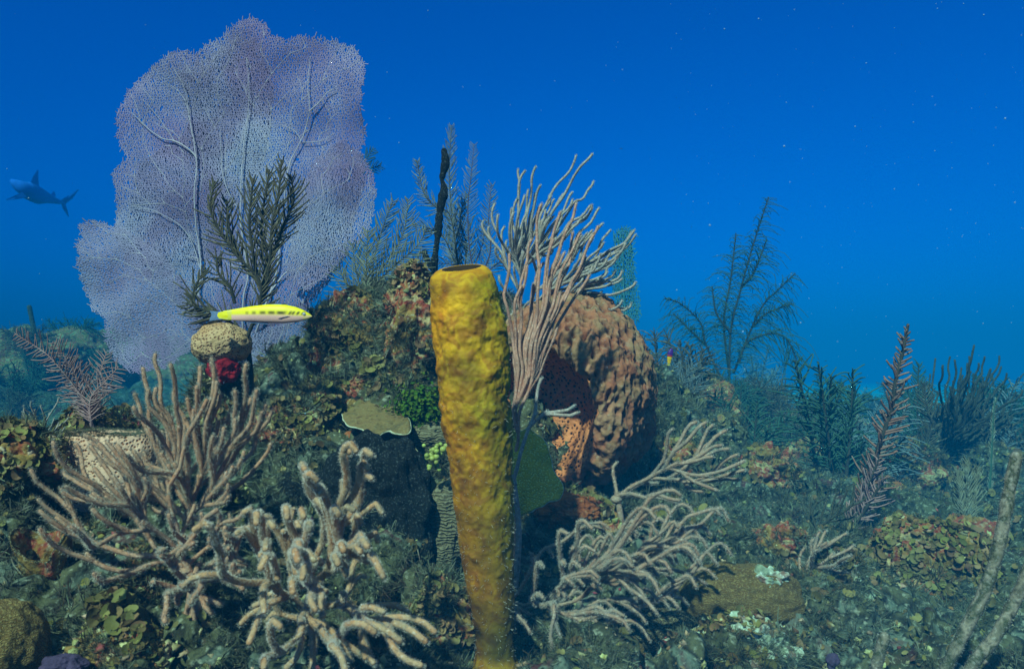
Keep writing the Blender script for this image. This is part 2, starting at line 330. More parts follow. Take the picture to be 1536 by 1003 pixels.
P[:, 2] += .062 * amp * fbm(P * 5, 3) + far * vfar * (.16 * fbm(P * 2.1 + 5, 3) + .05)
def grid_normals(P):
    G = P.reshape(ny, nx, 3); return nrm(np.cross(np.gradient(G, axis=1), np.gradient(G, axis=0)).reshape(-1, 3))
Nn = grid_normals(P)
kn = .030 * (0.4 - worley(P * 14) ** 2 * 1.3) + .014 * (.4 - worley(P * 38 + 3) ** 2 * 1.3) + .010 * fbm(P * 45, 2)
knf = .10 * (.55 - worley(P * 4.2))
P = P + Nn * (kn * np.clip(1.2 - far, 0.2, 1) * amp + knf * far * vfar)[:, None]
# crevices: deep narrow furrows
fur = np.abs(perlin(P * 7 + 9)); P = P - Nn * (.075 * np.clip(1 - fur / .11, 0, 1) * amp * np.clip(1.3 - far, .2, 1))[:, None]
Nn = grid_normals(P)
i, j = np.meshgrid(np.arange(ny - 1), np.arange(nx - 1), indexing='ij'); a = (i * nx + j).ravel()
mb = MB(); mb.add(P, np.stack([a, a + 1, a + nx + 1, a + nx], 1))
tag(mb.build('seabed', M['reef']), 'knobbly coral reef floor overgrown with algae and crust', 'reef', kind='structure')
mb = MB(); mb.add([(-60, -10, -.15), (60, -10, -.15), (60, 60, -.15), (-60, 60, -.15)], [(0, 1, 2, 3)])
tag(mb.build('sand', M['sand']), 'pale sand flat beyond the reef', 'sand', kind='structure')
SP, SN = [], []                       # surface samples for the ground cover
def area_pick(n, mask):
    ar = np.ones(len(P)); G = P.reshape(ny, nx, 3)
    dx = np.linalg.norm(np.gradient(G, axis=1), axis=2).ravel(); dy = np.linalg.norm(np.gradient(G, axis=0), axis=2).ravel()
    wq = dx * dy * mask; wq = wq / wq.sum(); return rng.choice(len(P), n, p=wq)
def ground_z(x, y):
    k = np.argmin((P[:, 0] - x) ** 2 + (P[:, 1] - y) ** 2); return P[k, 2]
view = (np.abs(P[:, 0]) < P[:, 1] * .95 + .15) & (P[:, 1] > .62)

r_scale = (1., .8, 1.2, .9)
def mk_leaf():
    a = np.linspace(-2.5, 2.5, 11); V = [(0, -.4, 0)]
    for q in a: V.append((math.sin(q) * .62, .05 + math.cos(q) * .35 , .16 + .05 * math.sin(q * 5)))
    for q in a: V.append((math.sin(q) * 1.0, .1 + math.cos(q) * .75, .42 + .12 * math.sin(q * 6)))
    V = np.array(V); F3 = [(0, k, k + 1) for k in range(1, 11)]; F3 += [(k, k + 11, k + 12) for k in range(1, 11)] + [(k, k + 12, k + 1) for k in range(1, 11)]
    return V, np.array(F3)
LV, LF = mk_leaf()
# ---------------------------------------------------------------- blob shapes
def ico(sub):
    t = (1 + 5 ** .5) / 2
    V = [(-1, t, 0), (1, t, 0), (-1, -t, 0), (1, -t, 0), (0, -1, t), (0, 1, t), (0, -1, -t), (0, 1, -t), (t, 0, -1), (t, 0, 1), (-t, 0, -1), (-t, 0, 1)]
    F = [(0, 11, 5), (0, 5, 1), (0, 1, 7), (0, 7, 10), (0, 10, 11), (1, 5, 9), (5, 11, 4), (11, 10, 2), (10, 7, 6), (7, 1, 8), (3, 9, 4), (3, 4, 2), (3, 2, 6), (3, 6, 8), (3, 8, 9), (4, 9, 5), (2, 4, 11), (6, 2, 10), (8, 6, 7), (9, 8, 1)]
    V = nrm(np.array(V, float)); F = np.array(F)
    for _ in range(sub):
        E = np.sort(np.vstack([F[:, [0, 1]], F[:, [1, 2]], F[:, [2, 0]]]), axis=1)
        U, inv = np.unique(E, axis=0, return_inverse=True); inv = inv.ravel(); mid = nrm(V[U[:, 0]] + V[U[:, 1]]); k = len(F)
        a, b, c = inv[:k] + len(V), inv[k:2 * k] + len(V), inv[2 * k:] + len(V); V = np.vstack([V, mid])
        F = np.vstack([np.stack([F[:, 0], a, c], 1), np.stack([F[:, 1], b, a], 1), np.stack([F[:, 2], c, b], 1), np.stack([a, b, c], 1)])
    return V, F
ICO = {k: ico(k) for k in (1, 2, 3, 5, 6)}
def blob(c, rad, rough=1., knob=1., sub=6, seed=0, power=1., squash=None):
    V, F = ICO[sub]; V = V.copy(); D = V.copy(); c = np.array(c, float); rad = np.array(rad, float)
    if power != 1: D = np.sign(V) * np.abs(V) ** power
    Q = c + D * rad; s = rad.mean(); o = seed * 3.7
    Q = Q + D * ((.22 * s * rough) * fbm(D * 1.6 + o, 3))[:, None]
    Q = Q + D * (knob * (.024 * (.4 - worley(Q * 16 + o) ** 2 * 1.3) + .011 * (.4 - worley(Q * 42 + o) ** 2 * 1.3) + .006 * fbm(Q * 60, 2)))[:, None]
    return Q, F, D
def rock(name, label, cat, px, py, Y, rx, ry, rz, mt='reef_rock', rough=1., knob=1., sub=6, seed=0, cover=True, group=None, power=1., leafy=0):
    c = at(px, py, Y); k = dz(Y) / FPX
    Q, F, D = blob(c, (rx * k, ry * k, rz * k), rough, knob, sub, seed, power)
    mb = MB(); mb.add(Q, F); b = thing(name, label, cat, (c[0], c[1], c[2] - rz * k), group); mb.build(name + '_body' if False else 'body', M[mt], b)
    if leafy:
        ok = np.flatnonzero((D[:, 1] < .5) & (D[:, 2] > -.6)); q = rng.choice(ok, leafy); m2 = MB(); m2.scatter(LV, LF, Q[q] + D[q] * .006, D[q] + np.array((0, -.5, .3)), .004 + .009 * rng.random(leafy), tilt=.6); m2.build('blades', M['leaf'], b)
    if cover: SP.append(Q[::3]); SN.append(D[::3])
    return b
rock('reef_rock', 'tall lumpy rock column left of the yellow tube sponge, under the olive plume bush', 'rock', 530, 520, 1.86, 55, 60, 85, seed=1)
rock('reef_rock', 'maroon and grey crusted rock touching the left side of the yellow tube sponge', 'rock', 622, 500, 1.78, 45, 60, 92, seed=2)
rock('reef_rock', 'low rounded rock of pale leafy lobes below the rock column', 'rock', 505, 625, 1.72, 62, 50, 55, seed=3)
rock('reef_rock', 'olive knobbly rock right behind the thin wavy plate coral', 'rock', 585, 580, 1.74, 50, 45, 50, seed=4)
rock('reef_rock', 'fuzzy grey green rock hump between the upright tan sea rod and the black sponge', 'rock', 440, 655, 1.62, 62, 55, 58, seed=5)
rock('reef_rock', 'algae covered rock at the left edge below the white twiggy bush', 'rock', 20, 700, 1.2, 65, 60, 62, seed=6)
rock('reef_rock', 'shadowed rock stalk carrying the small brain coral', 'rock', 330, 610, 1.66, 34, 34, 66, seed=7)
rock('reef_rock', 'maroon crusted boulder under the spreading sea rod in the lower left', 'rock', 205, 860, 1.12, 60, 55, 45, seed=8)
rock('reef_rock', 'brown rock ledge under the barrel sponge', 'rock', 850, 785, 1.62, 85, 60, 42, seed=9)
rock('leafy_boulder', 'big rounded boulder covered with yellow green leafy algae at lower right', 'boulder', 1395, 865, 1.75, 92, 80, 85, seed=10, leafy=1300)
rock('pale_boulder', 'chalky pale boulder between the flat brown coral and the leafy boulder', 'boulder', 1255, 885, 1.55, 42, 42, 58, 'pale_rock', seed=11)
rock('reef_rock', 'pale pink and white crusted rock at the bottom below the flat brown coral', 'rock', 1100, 975, 1.22, 95, 60, 40, 'pale_rock', seed=12)
rock('reef_rock', 'dark mossy outcrop under the black candelabra sea rod', 'rock', 1375, 725, 2.55, 50, 50, 62, seed=13)
rock('reef_rock', 'pale topped round rock in the middle distance behind the flat brown coral', 'rock', 1232, 765, 2.3, 42, 40, 32, 'pale_rock', seed=14)
rock('reef_rock', 'dark teal outcrop right of the barrel sponge', 'rock', 1050, 640, 2.7, 62, 70, 70, seed=15)
rock('reef_rock', 'distant mound under the far feathery bushes', 'rock', 1220, 680, 3.9, 130, 90, 60, seed=16)
rock('reef_rock', 'rocky shelf at the right edge behind the mottled sea rod', 'rock', 1520, 790, 2.3, 70, 60, 45, seed=17)
rock('reef_rock', 'rock under the pink feather plume at left', 'rock', 150, 650, 1.6, 62, 50, 30, seed=18)
rock('reef_rock', 'knobbly rubble rock at the bottom left corner beside the brown brain coral', 'rock', 175, 985, .95, 75, 50, 40, seed=19)
rock('reef_rock', 'low crusted rock left of the bottom of the yellow tube sponge', 'rock', 660, 930, 1.2, 50, 45, 60, seed=20)
rock('reef_rock', 'far dark outcrop in the blue water at the left edge', 'rock', 60, 560, 4.6, 120, 120, 62, seed=21, cover=False)
rock('reef_rock', 'far faint reef ridge behind the lower left of the purple fan', 'rock', 200, 570, 5.2, 130, 100, 70, seed=22, cover=False)

lab_ = 'one of the mossy lumps scattered over the reef floor at middle distance'
for q, (px, Y, r_) in enumerate([(1010,2.05,42),(1080,2.3,48),(1150,2.2,36),(1120,2.7,50),(1190,2.45,30),(1265,2.5,44),(1330,2.35,34),(1240,1.85,30),(1170,1.75,34),(1320,1.72,26),(1460,2.0,44),(1500,2.5,50),(1420,2.6,40),(1350,2.7,36),(1210,2.8,36),(1075,1.85,30)]):
    Yw = dz(Y); X = (px - 768) / FPX * Yw; z = ground_z(X, Yw); pyy = HOR - (z - CAMZ) / Yw * FPX
    rock('reef_rock', lab_, 'rock', px, pyy - r_ * .2, Y, r_ * r_scale[q % 4], r_ * .9, r_ * (.6 + .25 * (q % 3)), ('reef_rock', 'reef')[q % 2], rough=1.5, knob=1.2, sub=5, seed=60 + q, group='mossy lumps on the reef floor')
# ---------------------------------------------------------------- ground cover
def mk_tuft(n=9, seed=0, wd=.05):
    r = np.random.default_rng(seed); V = []; F = []
    for q in range(n):
        d = nrm(np.array((r.normal() * .7, r.normal() * .7, .9))); s = nrm(np.cross(d, r.normal(size=3))) * wd; L = .6 + r.random() * .8
        b = np.array((r.normal() * .12, r.normal() * .12, -.05)); m = b + d * L * .55; e = b + d * L + r.normal(size=3) * .25
        k = len(V); V += [b - s, b + s, m + s, m - s, e + s * .5, e - s * .5]; F += [(k, k + 1, k + 2, k + 3), (k + 3, k + 2, k + 4, k + 5)]
        if r.random() < .8:
            e2 = m + nrm(d + r.normal(size=3) * .8) * L * .45; k2 = len(V); V += [e2 + s * .4, e2 - s * .4]; F += [(k + 3, k + 2, k2, k2 + 1)]
    return np.array(V), np.array(F)
PP = P[view]; 
RP = np.vstack(SP); RN = np.vstack(SN)
gz = base_h(RP[:, :2]); keep = (RN[:, 1] < .55) & (RP[:, 2] > gz - .03); RP, RN = RP[keep], RN[keep]
near_w = view * np.clip(6.5 - dist, 0, 1)
def picks(n, thr, sc, off, rock_share=.35):
    k = area_pick(n, near_w * (1 / np.maximum(dist, .8) ** 1.3)); a = P[k]; b = Nn[k]
    q = rng.integers(0, len(RP), int(n * rock_share)); a = np.vstack([a, RP[q]]); b = np.vstack([b, RN[q]])
    mask = fbm(a * sc + off, 2) > thr; return a[mask], b[mask]
mb = MB(); a, b = picks(26000, .04, 9, 31., .6)
cl = np.clip(a[:, 1], .9, 3)
mb.scatter(LV, LF, a + b * .004, b + np.array((0, -.5, .25)), (.003 + .007 * rng.random(len(a)) ** 2) * cl ** .7, tilt=.7)
tag(mb.build('leafy_algae', M['leaf']), 'olive leafy algae discs growing over the reef', 'algae', kind='stuff')
mb = MB()
for q in range(10):
    a, b = picks(14000, -.08, 6, 57., .14); a = a + rng.normal(size=a.shape) * .002
    TV, TF = mk_tuft(10, q, .034); mb.scatter(TV, TF, a, b, (.004 + .009 * rng.random(len(a)) + .012 * (rng.random(len(a)) < .06)) * np.clip(a[:, 1], .9, 3) ** .7, tilt=.5)
tag(mb.build('turf_algae', M['turf']), 'brown and grey fuzzy turf algae over the reef', 'algae', kind='stuff')
mb = MB(); V, F = ICO[1]; 
for q in range(4):
    a, b = picks(5000, -.1, 8, 83. + q); TV = V * (1 + .35 * np.random.default_rng(q).normal(size=(len(V), 1))) * (1, .8, .55)
    mb.scatter(TV, F, a, b, .002 + .006 * rng.random(len(a)) ** 2, tilt=.6)
tag(mb.build('rubble', M['rub']), 'small shell and coral rubble lying over the reef', 'rubble', kind='stuff')

# ---------------------------------------------------------------- branching soft corals
def grow(root, tips, tipdir, step=.012, first=None, bend=.5, jit=.06, share=.30, mind=.3):
    root = np.array(root, float); first = nrm(np.array(first if first is not None else (0, 0, 1), float))
    nodes = [root]; tang = [first]; plen = [0.]; paths = []; owner = [-1]; ng = 0
    order = np.argsort([np.linalg.norm(t - root) for t in tips])
    for idx in order:
        tip = tips[idx]; Nd = np.array(nodes); v = tip - Nd; d = np.linalg.norm(v, axis=1) + 1e-9
        cosv = (v / d[:, None] * np.array(tang)).sum(1)
        dr = np.linalg.norm(tip - root); cost = d * (1 + .5 * (1 - cosv)) + share * np.array(plen); cost[d < mind * dr] += 2.; cost[cosv < .2] += .5
        k = int(np.argmin(cost)); st = Nd[k]; L = d[k]
        td = tipdir(tip) if callable(tipdir) else np.array(tipdir, float)
        t0 = nrm(np.array(tang[k]) * .5 + v[k] / L * .8 + rng.normal(size=3) * .12) * L * bend * 1.6; t1 = nrm(td + rng.normal(size=3) * .15) * L * bend * 1.4
        n = max(5, int(L / step)); s = np.linspace(0, 1, n)[:, None]
        C = (2 * s ** 3 - 3 * s ** 2 + 1) * st + (s ** 3 - 2 * s ** 2 + s) * t0 + (-2 * s ** 3 + 3 * s ** 2) * tip + (s ** 3 - s ** 2) * t1
        C = C + np.sin(s * np.pi) * np.stack([perlin(C * 14 + q * 9.1) for q in range(3)], 1) * jit * min(L, .25)
        ow = owner[k]
        if ow < 0: ow = ng; ng += 1
        T = nrm(np.gradient(C, axis=0)); pl = plen[k] + s[:, 0] * L
        for q in range(1, n - 1): nodes.append(C[q]); tang.append(T[q]); plen.append(pl[q]); owner.append(ow)
        paths.append((C, ow, pl))
    return paths
def anchor(o, root, r, mt):          # a stalk from a raised root down to the reef it grows on
    g = ground_z(root[0], root[1])
    if root[2] - g > .02:
        C = smooth_path([root + (0, 0, .01), (root[0] + .01, root[1], (root[2] + g) / 2), (root[0], root[1], g - .03)], .015); m = MB(); m.tube(C, np.linspace(r, r * 1.6, len(C)), 7, cap=False); m.build('stalk', M[mt], o)
def rods(name, label, cat, root, tips, Y, rt, rb, mt, tipdir=(0, 0, 1), first=None, spread=.06, fz=.12, fl=.0028, group=None, bend=.5, jit=.08, share=.3, extra=0, sides=7, fw=.00028, hold=True, mind=.3):
    root = at(*root); kq = dz(Y) / Y; rt *= kq; rb *= kq; T = np.array([at(t[0], t[1], (t[2] if len(t) > 2 else Y) + rng.uniform(-spread, spread)) for t in tips])
    if extra:
        b = T[rng.integers(0, len(T), extra)]; b = root + (b - root) * rng.uniform(.55, .93, (extra, 1)) + rng.normal(size=(extra, 3)) * (.03, .05, .02); T = np.vstack([T, b])
    paths = grow(root, T, tipdir, first=first, bend=bend, jit=jit, share=.5 + share, mind=mind)
    mx_ = max(p[2][-1] for p in paths); o = thing(name, label, cat, root, group); G = {}
    for C, ow, pl in paths:
        m = G.setdefault(ow, MB()); e = pl[-1];  rr = rt + (rb - rt) * np.clip((e - pl) / mx_, 0, 1) ** 1.2 * np.clip(1 - pl / mx_ * .3, 0, 1)
        rr = rr * (1 + .10 * perlin(C * 90)); m.tube(C, rr, sides)
        if fz:
            m.fuzz(C, rr, fz * 1.6, fl, fw); q = C[-1] + nrm(C[-1] - C[-2]) * rr[-1] * .5; V0, F0 = ICO[1]; N0 = 26
            d = nrm(rng.normal(size=(N0, 3)) + nrm(C[-1] - C[-2]) * .8); m.prisms(q + d * rr[-1] * .6, q + d * (rr[-1] + fl * .8), fw * .8, 1)
    for ow, m in G.items(): m.build('branch', [M[mt], M[mt + '_p']], o)
    anchor(o, root, rb, mt)
    if hold:
        Q, F, D = blob(root - (0, 0, .006), (rb * 1.7, rb * 1.7, rb * 1.2), .5, .2, 3); m = MB(); m.add(Q, F); m.build('holdfast', M[mt], o)
    return o
rods('sea_rod', 'upright bushy tan sea rod with thick fuzzy branches under the small brain coral', 'soft coral', (288, 850, 1.12),
     [(233,532),(256,547),(317,544),(300,551),(369,547),(385,586),(295,580),(234,583),(222,586),(202,591),(325,573),(407,617),(393,618),(346,617),(330,593),(383,652),(376,598),(261,588),(325,676),(224,610),(281,598),(336,642),(319,703),(349,700),(310,600),(250,620),(290,640),(360,625),(268,640),(305,655),(240,655)],
     1.12, .0031, .0056, 'rod_tan', tipdir=(0, 0, 1), share=.18, jit=.12, extra=55, fz=.26, fl=.0026, fw=.0002)
rods('sea_rod', 'low tan sea rod spreading left over the pitted tan coral', 'soft coral', (278, 850, 1.04),
     [(80,663),(58,749),(69,774),(95,707),(114,666),(127,653),(161,663),(176,668),(149,666),(200,676),(224,703),(190,710),(159,690),(237,730),(193,754),(142,703),(217,717),(92,734),(302,770),(325,766),(364,768),(334,792),(251,761),(217,798),(115,790),(140,740),(170,735),(130,830),(205,740)],
     1.03, .0029, .0054, 'rod_tan', tipdir=(-.5, 0, .7), first=(-.3, 0, .6), share=.2, jit=.14, extra=55, fz=.26, fl=.0026, fw=.0002)
rods('sea_rod', 'small pale tan sea rod reaching right and down in the lower left', 'soft coral', (285, 872, 1.03),
     [(364,883),(229,873),(296,934),(351,839),(338,791),(254,889),(314,807),(325,765),(364,800),(330,905),(355,855)],
     .98, .0034, .0060, 'rod_tan', tipdir=(.5, -.1, -.1), first=(.6, -.3, .2), share=.2, jit=.14, extra=22, fz=.26, fl=.0026, fw=.0002, mind=.12)
curl = lambda t: np.array(((t[0] + .27) * 4.5, -.12, -.8))
rods('sea_rod', 'shaggy sea rod with drooping curled whitish branches in front of the black sponge', 'soft coral', (462, 935, 1.02),
     [(534,676),(557,682),(551,703),(457,704),(573,768),(530,765),(546,738),(567,811),(551,819),(541,827),(366,768),(395,775),(356,799),(440,763),(431,776),(385,784),(464,794),(508,772),(431,804),(557,717),(541,782),
      (391,852),(398,823),(416,867),(381,908),(362,934),(374,963),(396,1000),(437,842),(447,954),(391,833),(551,842),(575,864),(575,917),(507,845),(471,840),(517,854),(611,915),(652,947),(638,961),(631,997),(560,993),(548,985),(534,922),(510,905),(459,925),(439,888),(420,939),(400,917),(524,988),
      (480,740),(500,800),(450,830),(480,880),(430,1000),(490,960),(600,960),(410,790),(475,720),(520,730)],
     .88, .0037, .0060, 'rod_curl', tipdir=curl, spread=.09, extra=45, fz=.34, fl=.0018, fw=.00016, share=.26, bend=.75, jit=.16)
droop = lambda t: np.array((.5, -.1, -1.1))
rods('sea_rod', 'wide drooping sea rod sweeping right from the foot of the yellow tube sponge', 'soft coral', (765, 900, 1.3),
     [(851,800),(1079,771),(1096,831),(1072,865),(1058,875),(1007,838),(986,800),(1027,797),(1034,824),(1065,800),(1017,910),(1031,906),(1044,879),(1003,910),(956,910),(968,933),(952,865),(923,848),(897,872),(874,875),(1020,742),(911,817),(891,826),(1092,780),(836,896),(832,944),(795,947),(865,974),(897,991),(918,980),(942,933),(908,961),(822,906),(846,974),(918,957),(776,927),(1075,845),(976,845),(973,855),(802,906),(986,920),(986,886),(887,947),(1050,845),(1005,770),(960,790),(940,810),(1040,770),(1060,820),(870,850)],
     1.2, .0028, .0052, 'rod_grey', tipdir=droop, first=(.8, 0, .8), spread=.09, fz=.28, fl=.0024, fw=.0002, share=.12, bend=.95, jit=.14, extra=90)
rods('sea_rod', 'smaller pale sea rod branching right below the barrel sponge', 'soft coral', (925, 745, 1.6),
     [(1088,646),(1068,638),(1058,634),(1044,633),(1081,668),(1008,644),(1068,685),(1092,673),(1105,682),(1115,692),(1115,705),(1037,695),(1063,665),(1108,719),(1085,700),(1050,720),(1020,670),(1075,735),(1000,690)],
     1.55, .0036, .0062, 'rod_grey', tipdir=(.8, 0, .1), first=(.8, 0, .5), spread=.07, fz=.12, fl=.0022, share=.14, extra=12)
rods('sea_rod', 'tall bluish grey sea rod bush with many upright fingers behind the barrel sponge', 'soft coral', (770, 470, 1.85),
     [(888,232),(864,234),(890,273),(803,251),(777,255),(787,257),(810,279),(792,286),(858,289),(888,313),(885,309),(903,336),(915,346),(951,346),(953,353),(937,365),(905,365),(844,292),(802,292),(932,419),(953,424),(922,407),(902,438),(941,460),(747,323),(742,306),(788,413),(870,330),(880,350),(830,300),(895,385),(910,390),(820,330),(862,372),(770,320),(783,340),(812,350),(838,345),(925,385),(875,400)],
     1.85, .0030, .0055, 'rod_blue', tipdir=(.4, 0, .9), first=(.3, 0, .8), spread=.12, fz=.07, fl=.002, share=.14, jit=.10, extra=120, mind=.45)
rods('sea_rod', 'long salmon pink sea rod fingers beside the yellow tube sponge, crossing the barrel sponge', 'soft coral', (768, 715, 1.42),
     [(864,306),(812,307),(897,340),(854,336),(859,350),(878,386),(846,409),(884,413),(764,382),(846,380),(800,427),(790,400),(825,420),(805,470),(782,430),(830,360),(775,520),(790,500),(840,440),(858,420),(822,480),(870,350),(840,320),(797,360),(815,395),(785,560),(800,540)],
     1.45, .0029, .0044, 'rod_pink', tipdir=(.25, 0, .95), first=(.1, 0, 1), spread=.04, fz=.09, fl=.0018, share=.06, bend=.38, jit=.07, mind=.62)
rods('sea_rod', 'five short grey fingers low in front of the barrel sponge mouth', 'soft coral', (770, 720, 1.36),
     [(812,568),(861,609),(866,619),(820,617),(805,619)], 1.36, .0032, .0045, 'rod_blue', tipdir=(.7, 0, .7), first=(.3, 0, .9), spread=.03, fz=.07, fl=.0016, share=.2)
rods('sea_rod', 'small twiggy pale blue bush at the left edge', 'soft coral', (58, 665, 1.5),
     [(35,609),(46,603),(61,609),(74,620),(88,634),(84,648),(81,628),(34,618),(52,615),(68,625),(44,622),(90,645)], 1.5, .0014, .0028, 'rod_blue', tipdir=(.1, 0, .9), spread=.05, fz=.05, fl=.0014, extra=6, sides=5)
rods('sea_rod', 'dark candelabra sea rod standing against the blue at the right', 'soft coral', (1395, 745, 2.6),
     [(1403,538),(1414,548),(1461,518),(1477,535),(1499,534),(1451,545),(1432,540),(1425,535),(1442,552),(1488,560),(1510,560),(1468,545),(1524,588),(1534,585),(1502,585),(1496,579),(1387,573),(1486,553),(1518,608),(1425,580),(1440,590),(1470,575),(1480,600),(1420,600),(1505,610),(1455,600),(1545,600)],
     2.6, .0034, .0080, 'rod_dark', tipdir=(.1, 0, .95), first=(.05, 0, 1), spread=.15, fz=0, share=.1, jit=.10, extra=80, mind=.5)
rods('sea_rod', 'thin wiry sea rod bush behind the dark candelabra one', 'soft coral', (1440, 745, 3.0),
     [(1470,600),(1500,595),(1530,600),(1545,620),(1520,640),(1490,560),(1510,625),(1536,560),(1480,620),(1536,650),(1460,560),(1530,680)],
     3.0, .0035, .007, 'rod_dark', tipdir=(.5, 0, .8), first=(.3, 0, .8), spread=.15, fz=0, share=.1, jit=.15, extra=10)
rods('sea_rod', 'small spiky tan sea rod between the flat brown coral and the pale boulder', 'soft coral', (1202, 872, 1.55),
     [(1269,800),(1279,819),(1255,807),(1238,797),(1218,810),(1207,821),(1255,839),(1262,825),(1230,820),(1245,815)], 1.55, .003, .005, 'rod_grey', tipdir=(.6, 0, .5), first=(.3, 0, .8), spread=.05, fz=.1, extra=12)
rods('sea_rod', 'small dark twiggy sea rod above the spiky tan one', 'soft coral', (1225, 800, 1.9),
     [(1270,735),(1255,740),(1240,750),(1280,750),(1262,755),(1215,750),(1205,760),(1285,770)], 1.9, .0025, .004, 'rod_dark', tipdir=(.3, 0, .8), spread=.06, fz=.05, extra=12)
def single(name, label, pts, Y, r, mt, fz=.1, fl=.002, cat='soft coral', group=None, sides=10, lump=.1):
    C = smooth_path(ats(pts, Y), .006); o = thing(name, label, cat, C[0], group); m = MB(); n = len(C)
    rr = np.asarray(r if np.ndim(r) == 0 else np.interp(np.linspace(0, 1, n), np.linspace(0, 1, len(r)), r)) * (1 + lump * perlin(C * 60)) * np.ones(n)
    m.tube(C, rr, sides)
    if fz: m.fuzz(C, rr, fz, fl, .0004)
    m.build('stem', [M[mt], M[mt + '_p']] if mt + '_p' in M else [M[mt], M[mt]], o); return o
single('sea_rod', 'long thick mottled unbranched sea rod leaning at the right edge', [(1400,1060),(1419,1002),(1443,954),(1474,892),(1495,831),(1505,786),(1515,728),(1525,684)], 1.0, (.0085, .0078, .0085, .0078, .0080, .0075), 'rod_thick', fz=.2, fl=.0014, lump=.2)
single('sea_rod', 'shorter mottled sea rod in the bottom right corner', [(1430,1050),(1457,998),(1495,951),(1530,885),(1545,850)], 1.0, .0078, 'rod_thick', fz=.2, fl=.0014, lump=.2)
single('sea_rod', 'stub of a mottled sea rod poking up at the bottom right', [(1308,1040),(1314,1000),(1327,954)], 1.0, .0078, 'rod_thick', fz=.2, fl=.0014, lump=.2)
single('rope_sponge', 'black rope sponge standing among the grey plumes', [(652,410),(652,390),(657,350),(660,315),(666,285),(663,268),(668,245),(666,226)], 1.93, (.009, .011, .007, .012, .009, .013, .006, .012, .008), 'black_sponge', fz=0, cat='sponge', lump=.35)
single('rope_sponge', 'short black rope sponge stub beside the taller black one', [(650,405),(642,392),(636,378)], 1.93, .008, 'black_sponge', fz=0, cat='sponge', lump=.3)
single('pillar_sponge', 'dim pillar standing far off in the blue at the left edge', [(52,500),(48,480),(44,460)], 4.4, .022, 'rod_dark', fz=0, cat='sponge')

# ---------------------------------------------------------------- feather plumes
def frond(m, pts, Y, L, spacing, rp=.0010, rs=.0022, ang=50, curve=.35, droop=0., tipf=.35, basef=.5, mi_s=0, mi_p=1, depth=.35, k=4, wild=.12, start=.06):
    C = smooth_path(ats(pts, Y), .006); T, A, B = frames(C); n = len(C); s = np.concatenate([[0], np.cumsum(np.linalg.norm(np.diff(C, axis=0), axis=1))])
    m.tube(C, np.linspace(rs, rs * .4, n), 5, mi_s)
    N = int(s[-1] / spacing); a = R(ang)
    for side in (-1, 1):
        for q in range(N):
            u = (q + .5 * (side > 0) + rng.uniform(-.2, .2)) / N
            if u < start: continue
            x = u * s[-1]; i = min(n - 2, max(0, int(np.searchsorted(s, x)) - 1)); c = C[i] + (C[i + 1] - C[i]) * ((x - s[i]) / max(1e-6, s[i + 1] - s[i]))
            prof = np.interp(u, [0, .25, .7, 1], [basef, 1, .9, tipf]) * (1 + rng.normal() * wild)
            t = T[i]; o = nrm(A[i] * side + B[i] * rng.normal() * depth); l = L * prof
            ww = np.linspace(0, 1, 5)[:, None]
            d = c + (t * math.cos(a) + o * math.sin(a)) * l * ww + t * l * curve * ww ** 2 * .6 - np.array((0, 0, 1)) * droop * l * ww ** 2 + rng.normal(size=3) * .13 * l * ww ** 2 + rng.normal(size=3) * .05 * l * np.sin(ww * 3.14)
            m.tube(d, np.linspace(rp * 1.15, rp * .7, 5), k, mi_p)
def plume(name, label, fronds, Y, L, spacing, stem, leafm, cat='sea plume', group=None, **kw):
    kq = dz(Y) / Y; L *= kq; spacing *= kq; kw = dict(kw); kw['rp'] = kw.get('rp', .001) * kq; kw['rs'] = kw.get('rs', .0022) * kq
    root = at(*(fronds[0][0][:2]), Y); o = thing(name, label, cat, root, group)
    for f in fronds:
        m = MB(); kw2 = dict(kw)
        if isinstance(f, dict): kw2.update({k: v for k, v in f.items() if k not in ('p', 'L')}); frond(m, f['p'], Y, f.get('L', L), spacing, **kw2)
        else: frond(m, f, Y + rng.uniform(-.03, .03), L, spacing, **kw2)
        m.build('frond', [M[stem], M[leafm]], o)
    if not label.startswith(('one of', 'small teal feather tip')): anchor(o, root, kw['rs'] * 1.1, stem)
    return o
plume('sea_plume', 'dark brown feathery sea plume standing in front of the purple fan',
      [[(370,508),(391,449),(385,415),(351,378),(317,320),(322,272)], [(385,470),(398,432),(405,388),(408,340),(418,290),(422,240)], [(385,415),(378,370),(374,330),(380,268)], [(391,449),(400,390),(392,340),(404,255)],
       [(370,508),(340,480),(300,470),(290,440),(308,402)], [(352,455),(345,430),(328,410),(324,384)], [(405,388),(425,340),(440,300),(436,262)], [(345,480),(320,470),(280,455)], [(368,400),(345,350),(340,300)]],
      1.62, .040, .0095, 'dark_stem', 'plume_dark', rp=.0019, rs=.0045, ang=42, curve=.5, wild=.18)
plume('sea_plume', 'bushy olive feather plume topping the rock column right of the purple fan',
      [[(545,445),(560,390),(575,340),(590,300)], [(545,445),(575,400),(605,350),(612,298)], [(545,445),(535,410),(528,365)], [(560,430),(590,400),(625,370),(640,345)], [(545,445),(520,425),(508,400)], [(550,440),(550,390),(552,345)], [(560,440),(600,420),(640,385)], [(530,445),(518,440),(500,450)]],
      1.9, .042, .007, 'dark_stem', 'plume_olive', rp=.0014, ang=48, curve=.4)
plume('sea_plume', 'tall grey green feather plume rising beside the black rope sponge',
      [[(690,418),(684,380),(678,326),(674,260),(677,188)], [(690,418),(676,326),(655,312),(636,290),(625,240)], [(690,418),(668,360),(650,345),(618,335)], [(695,415),(700,370),(690,330),(700,290)]],
      1.98, .034, .0062, 'dark_stem', 'plume_grey', rp=.0012, ang=44, curve=.4)
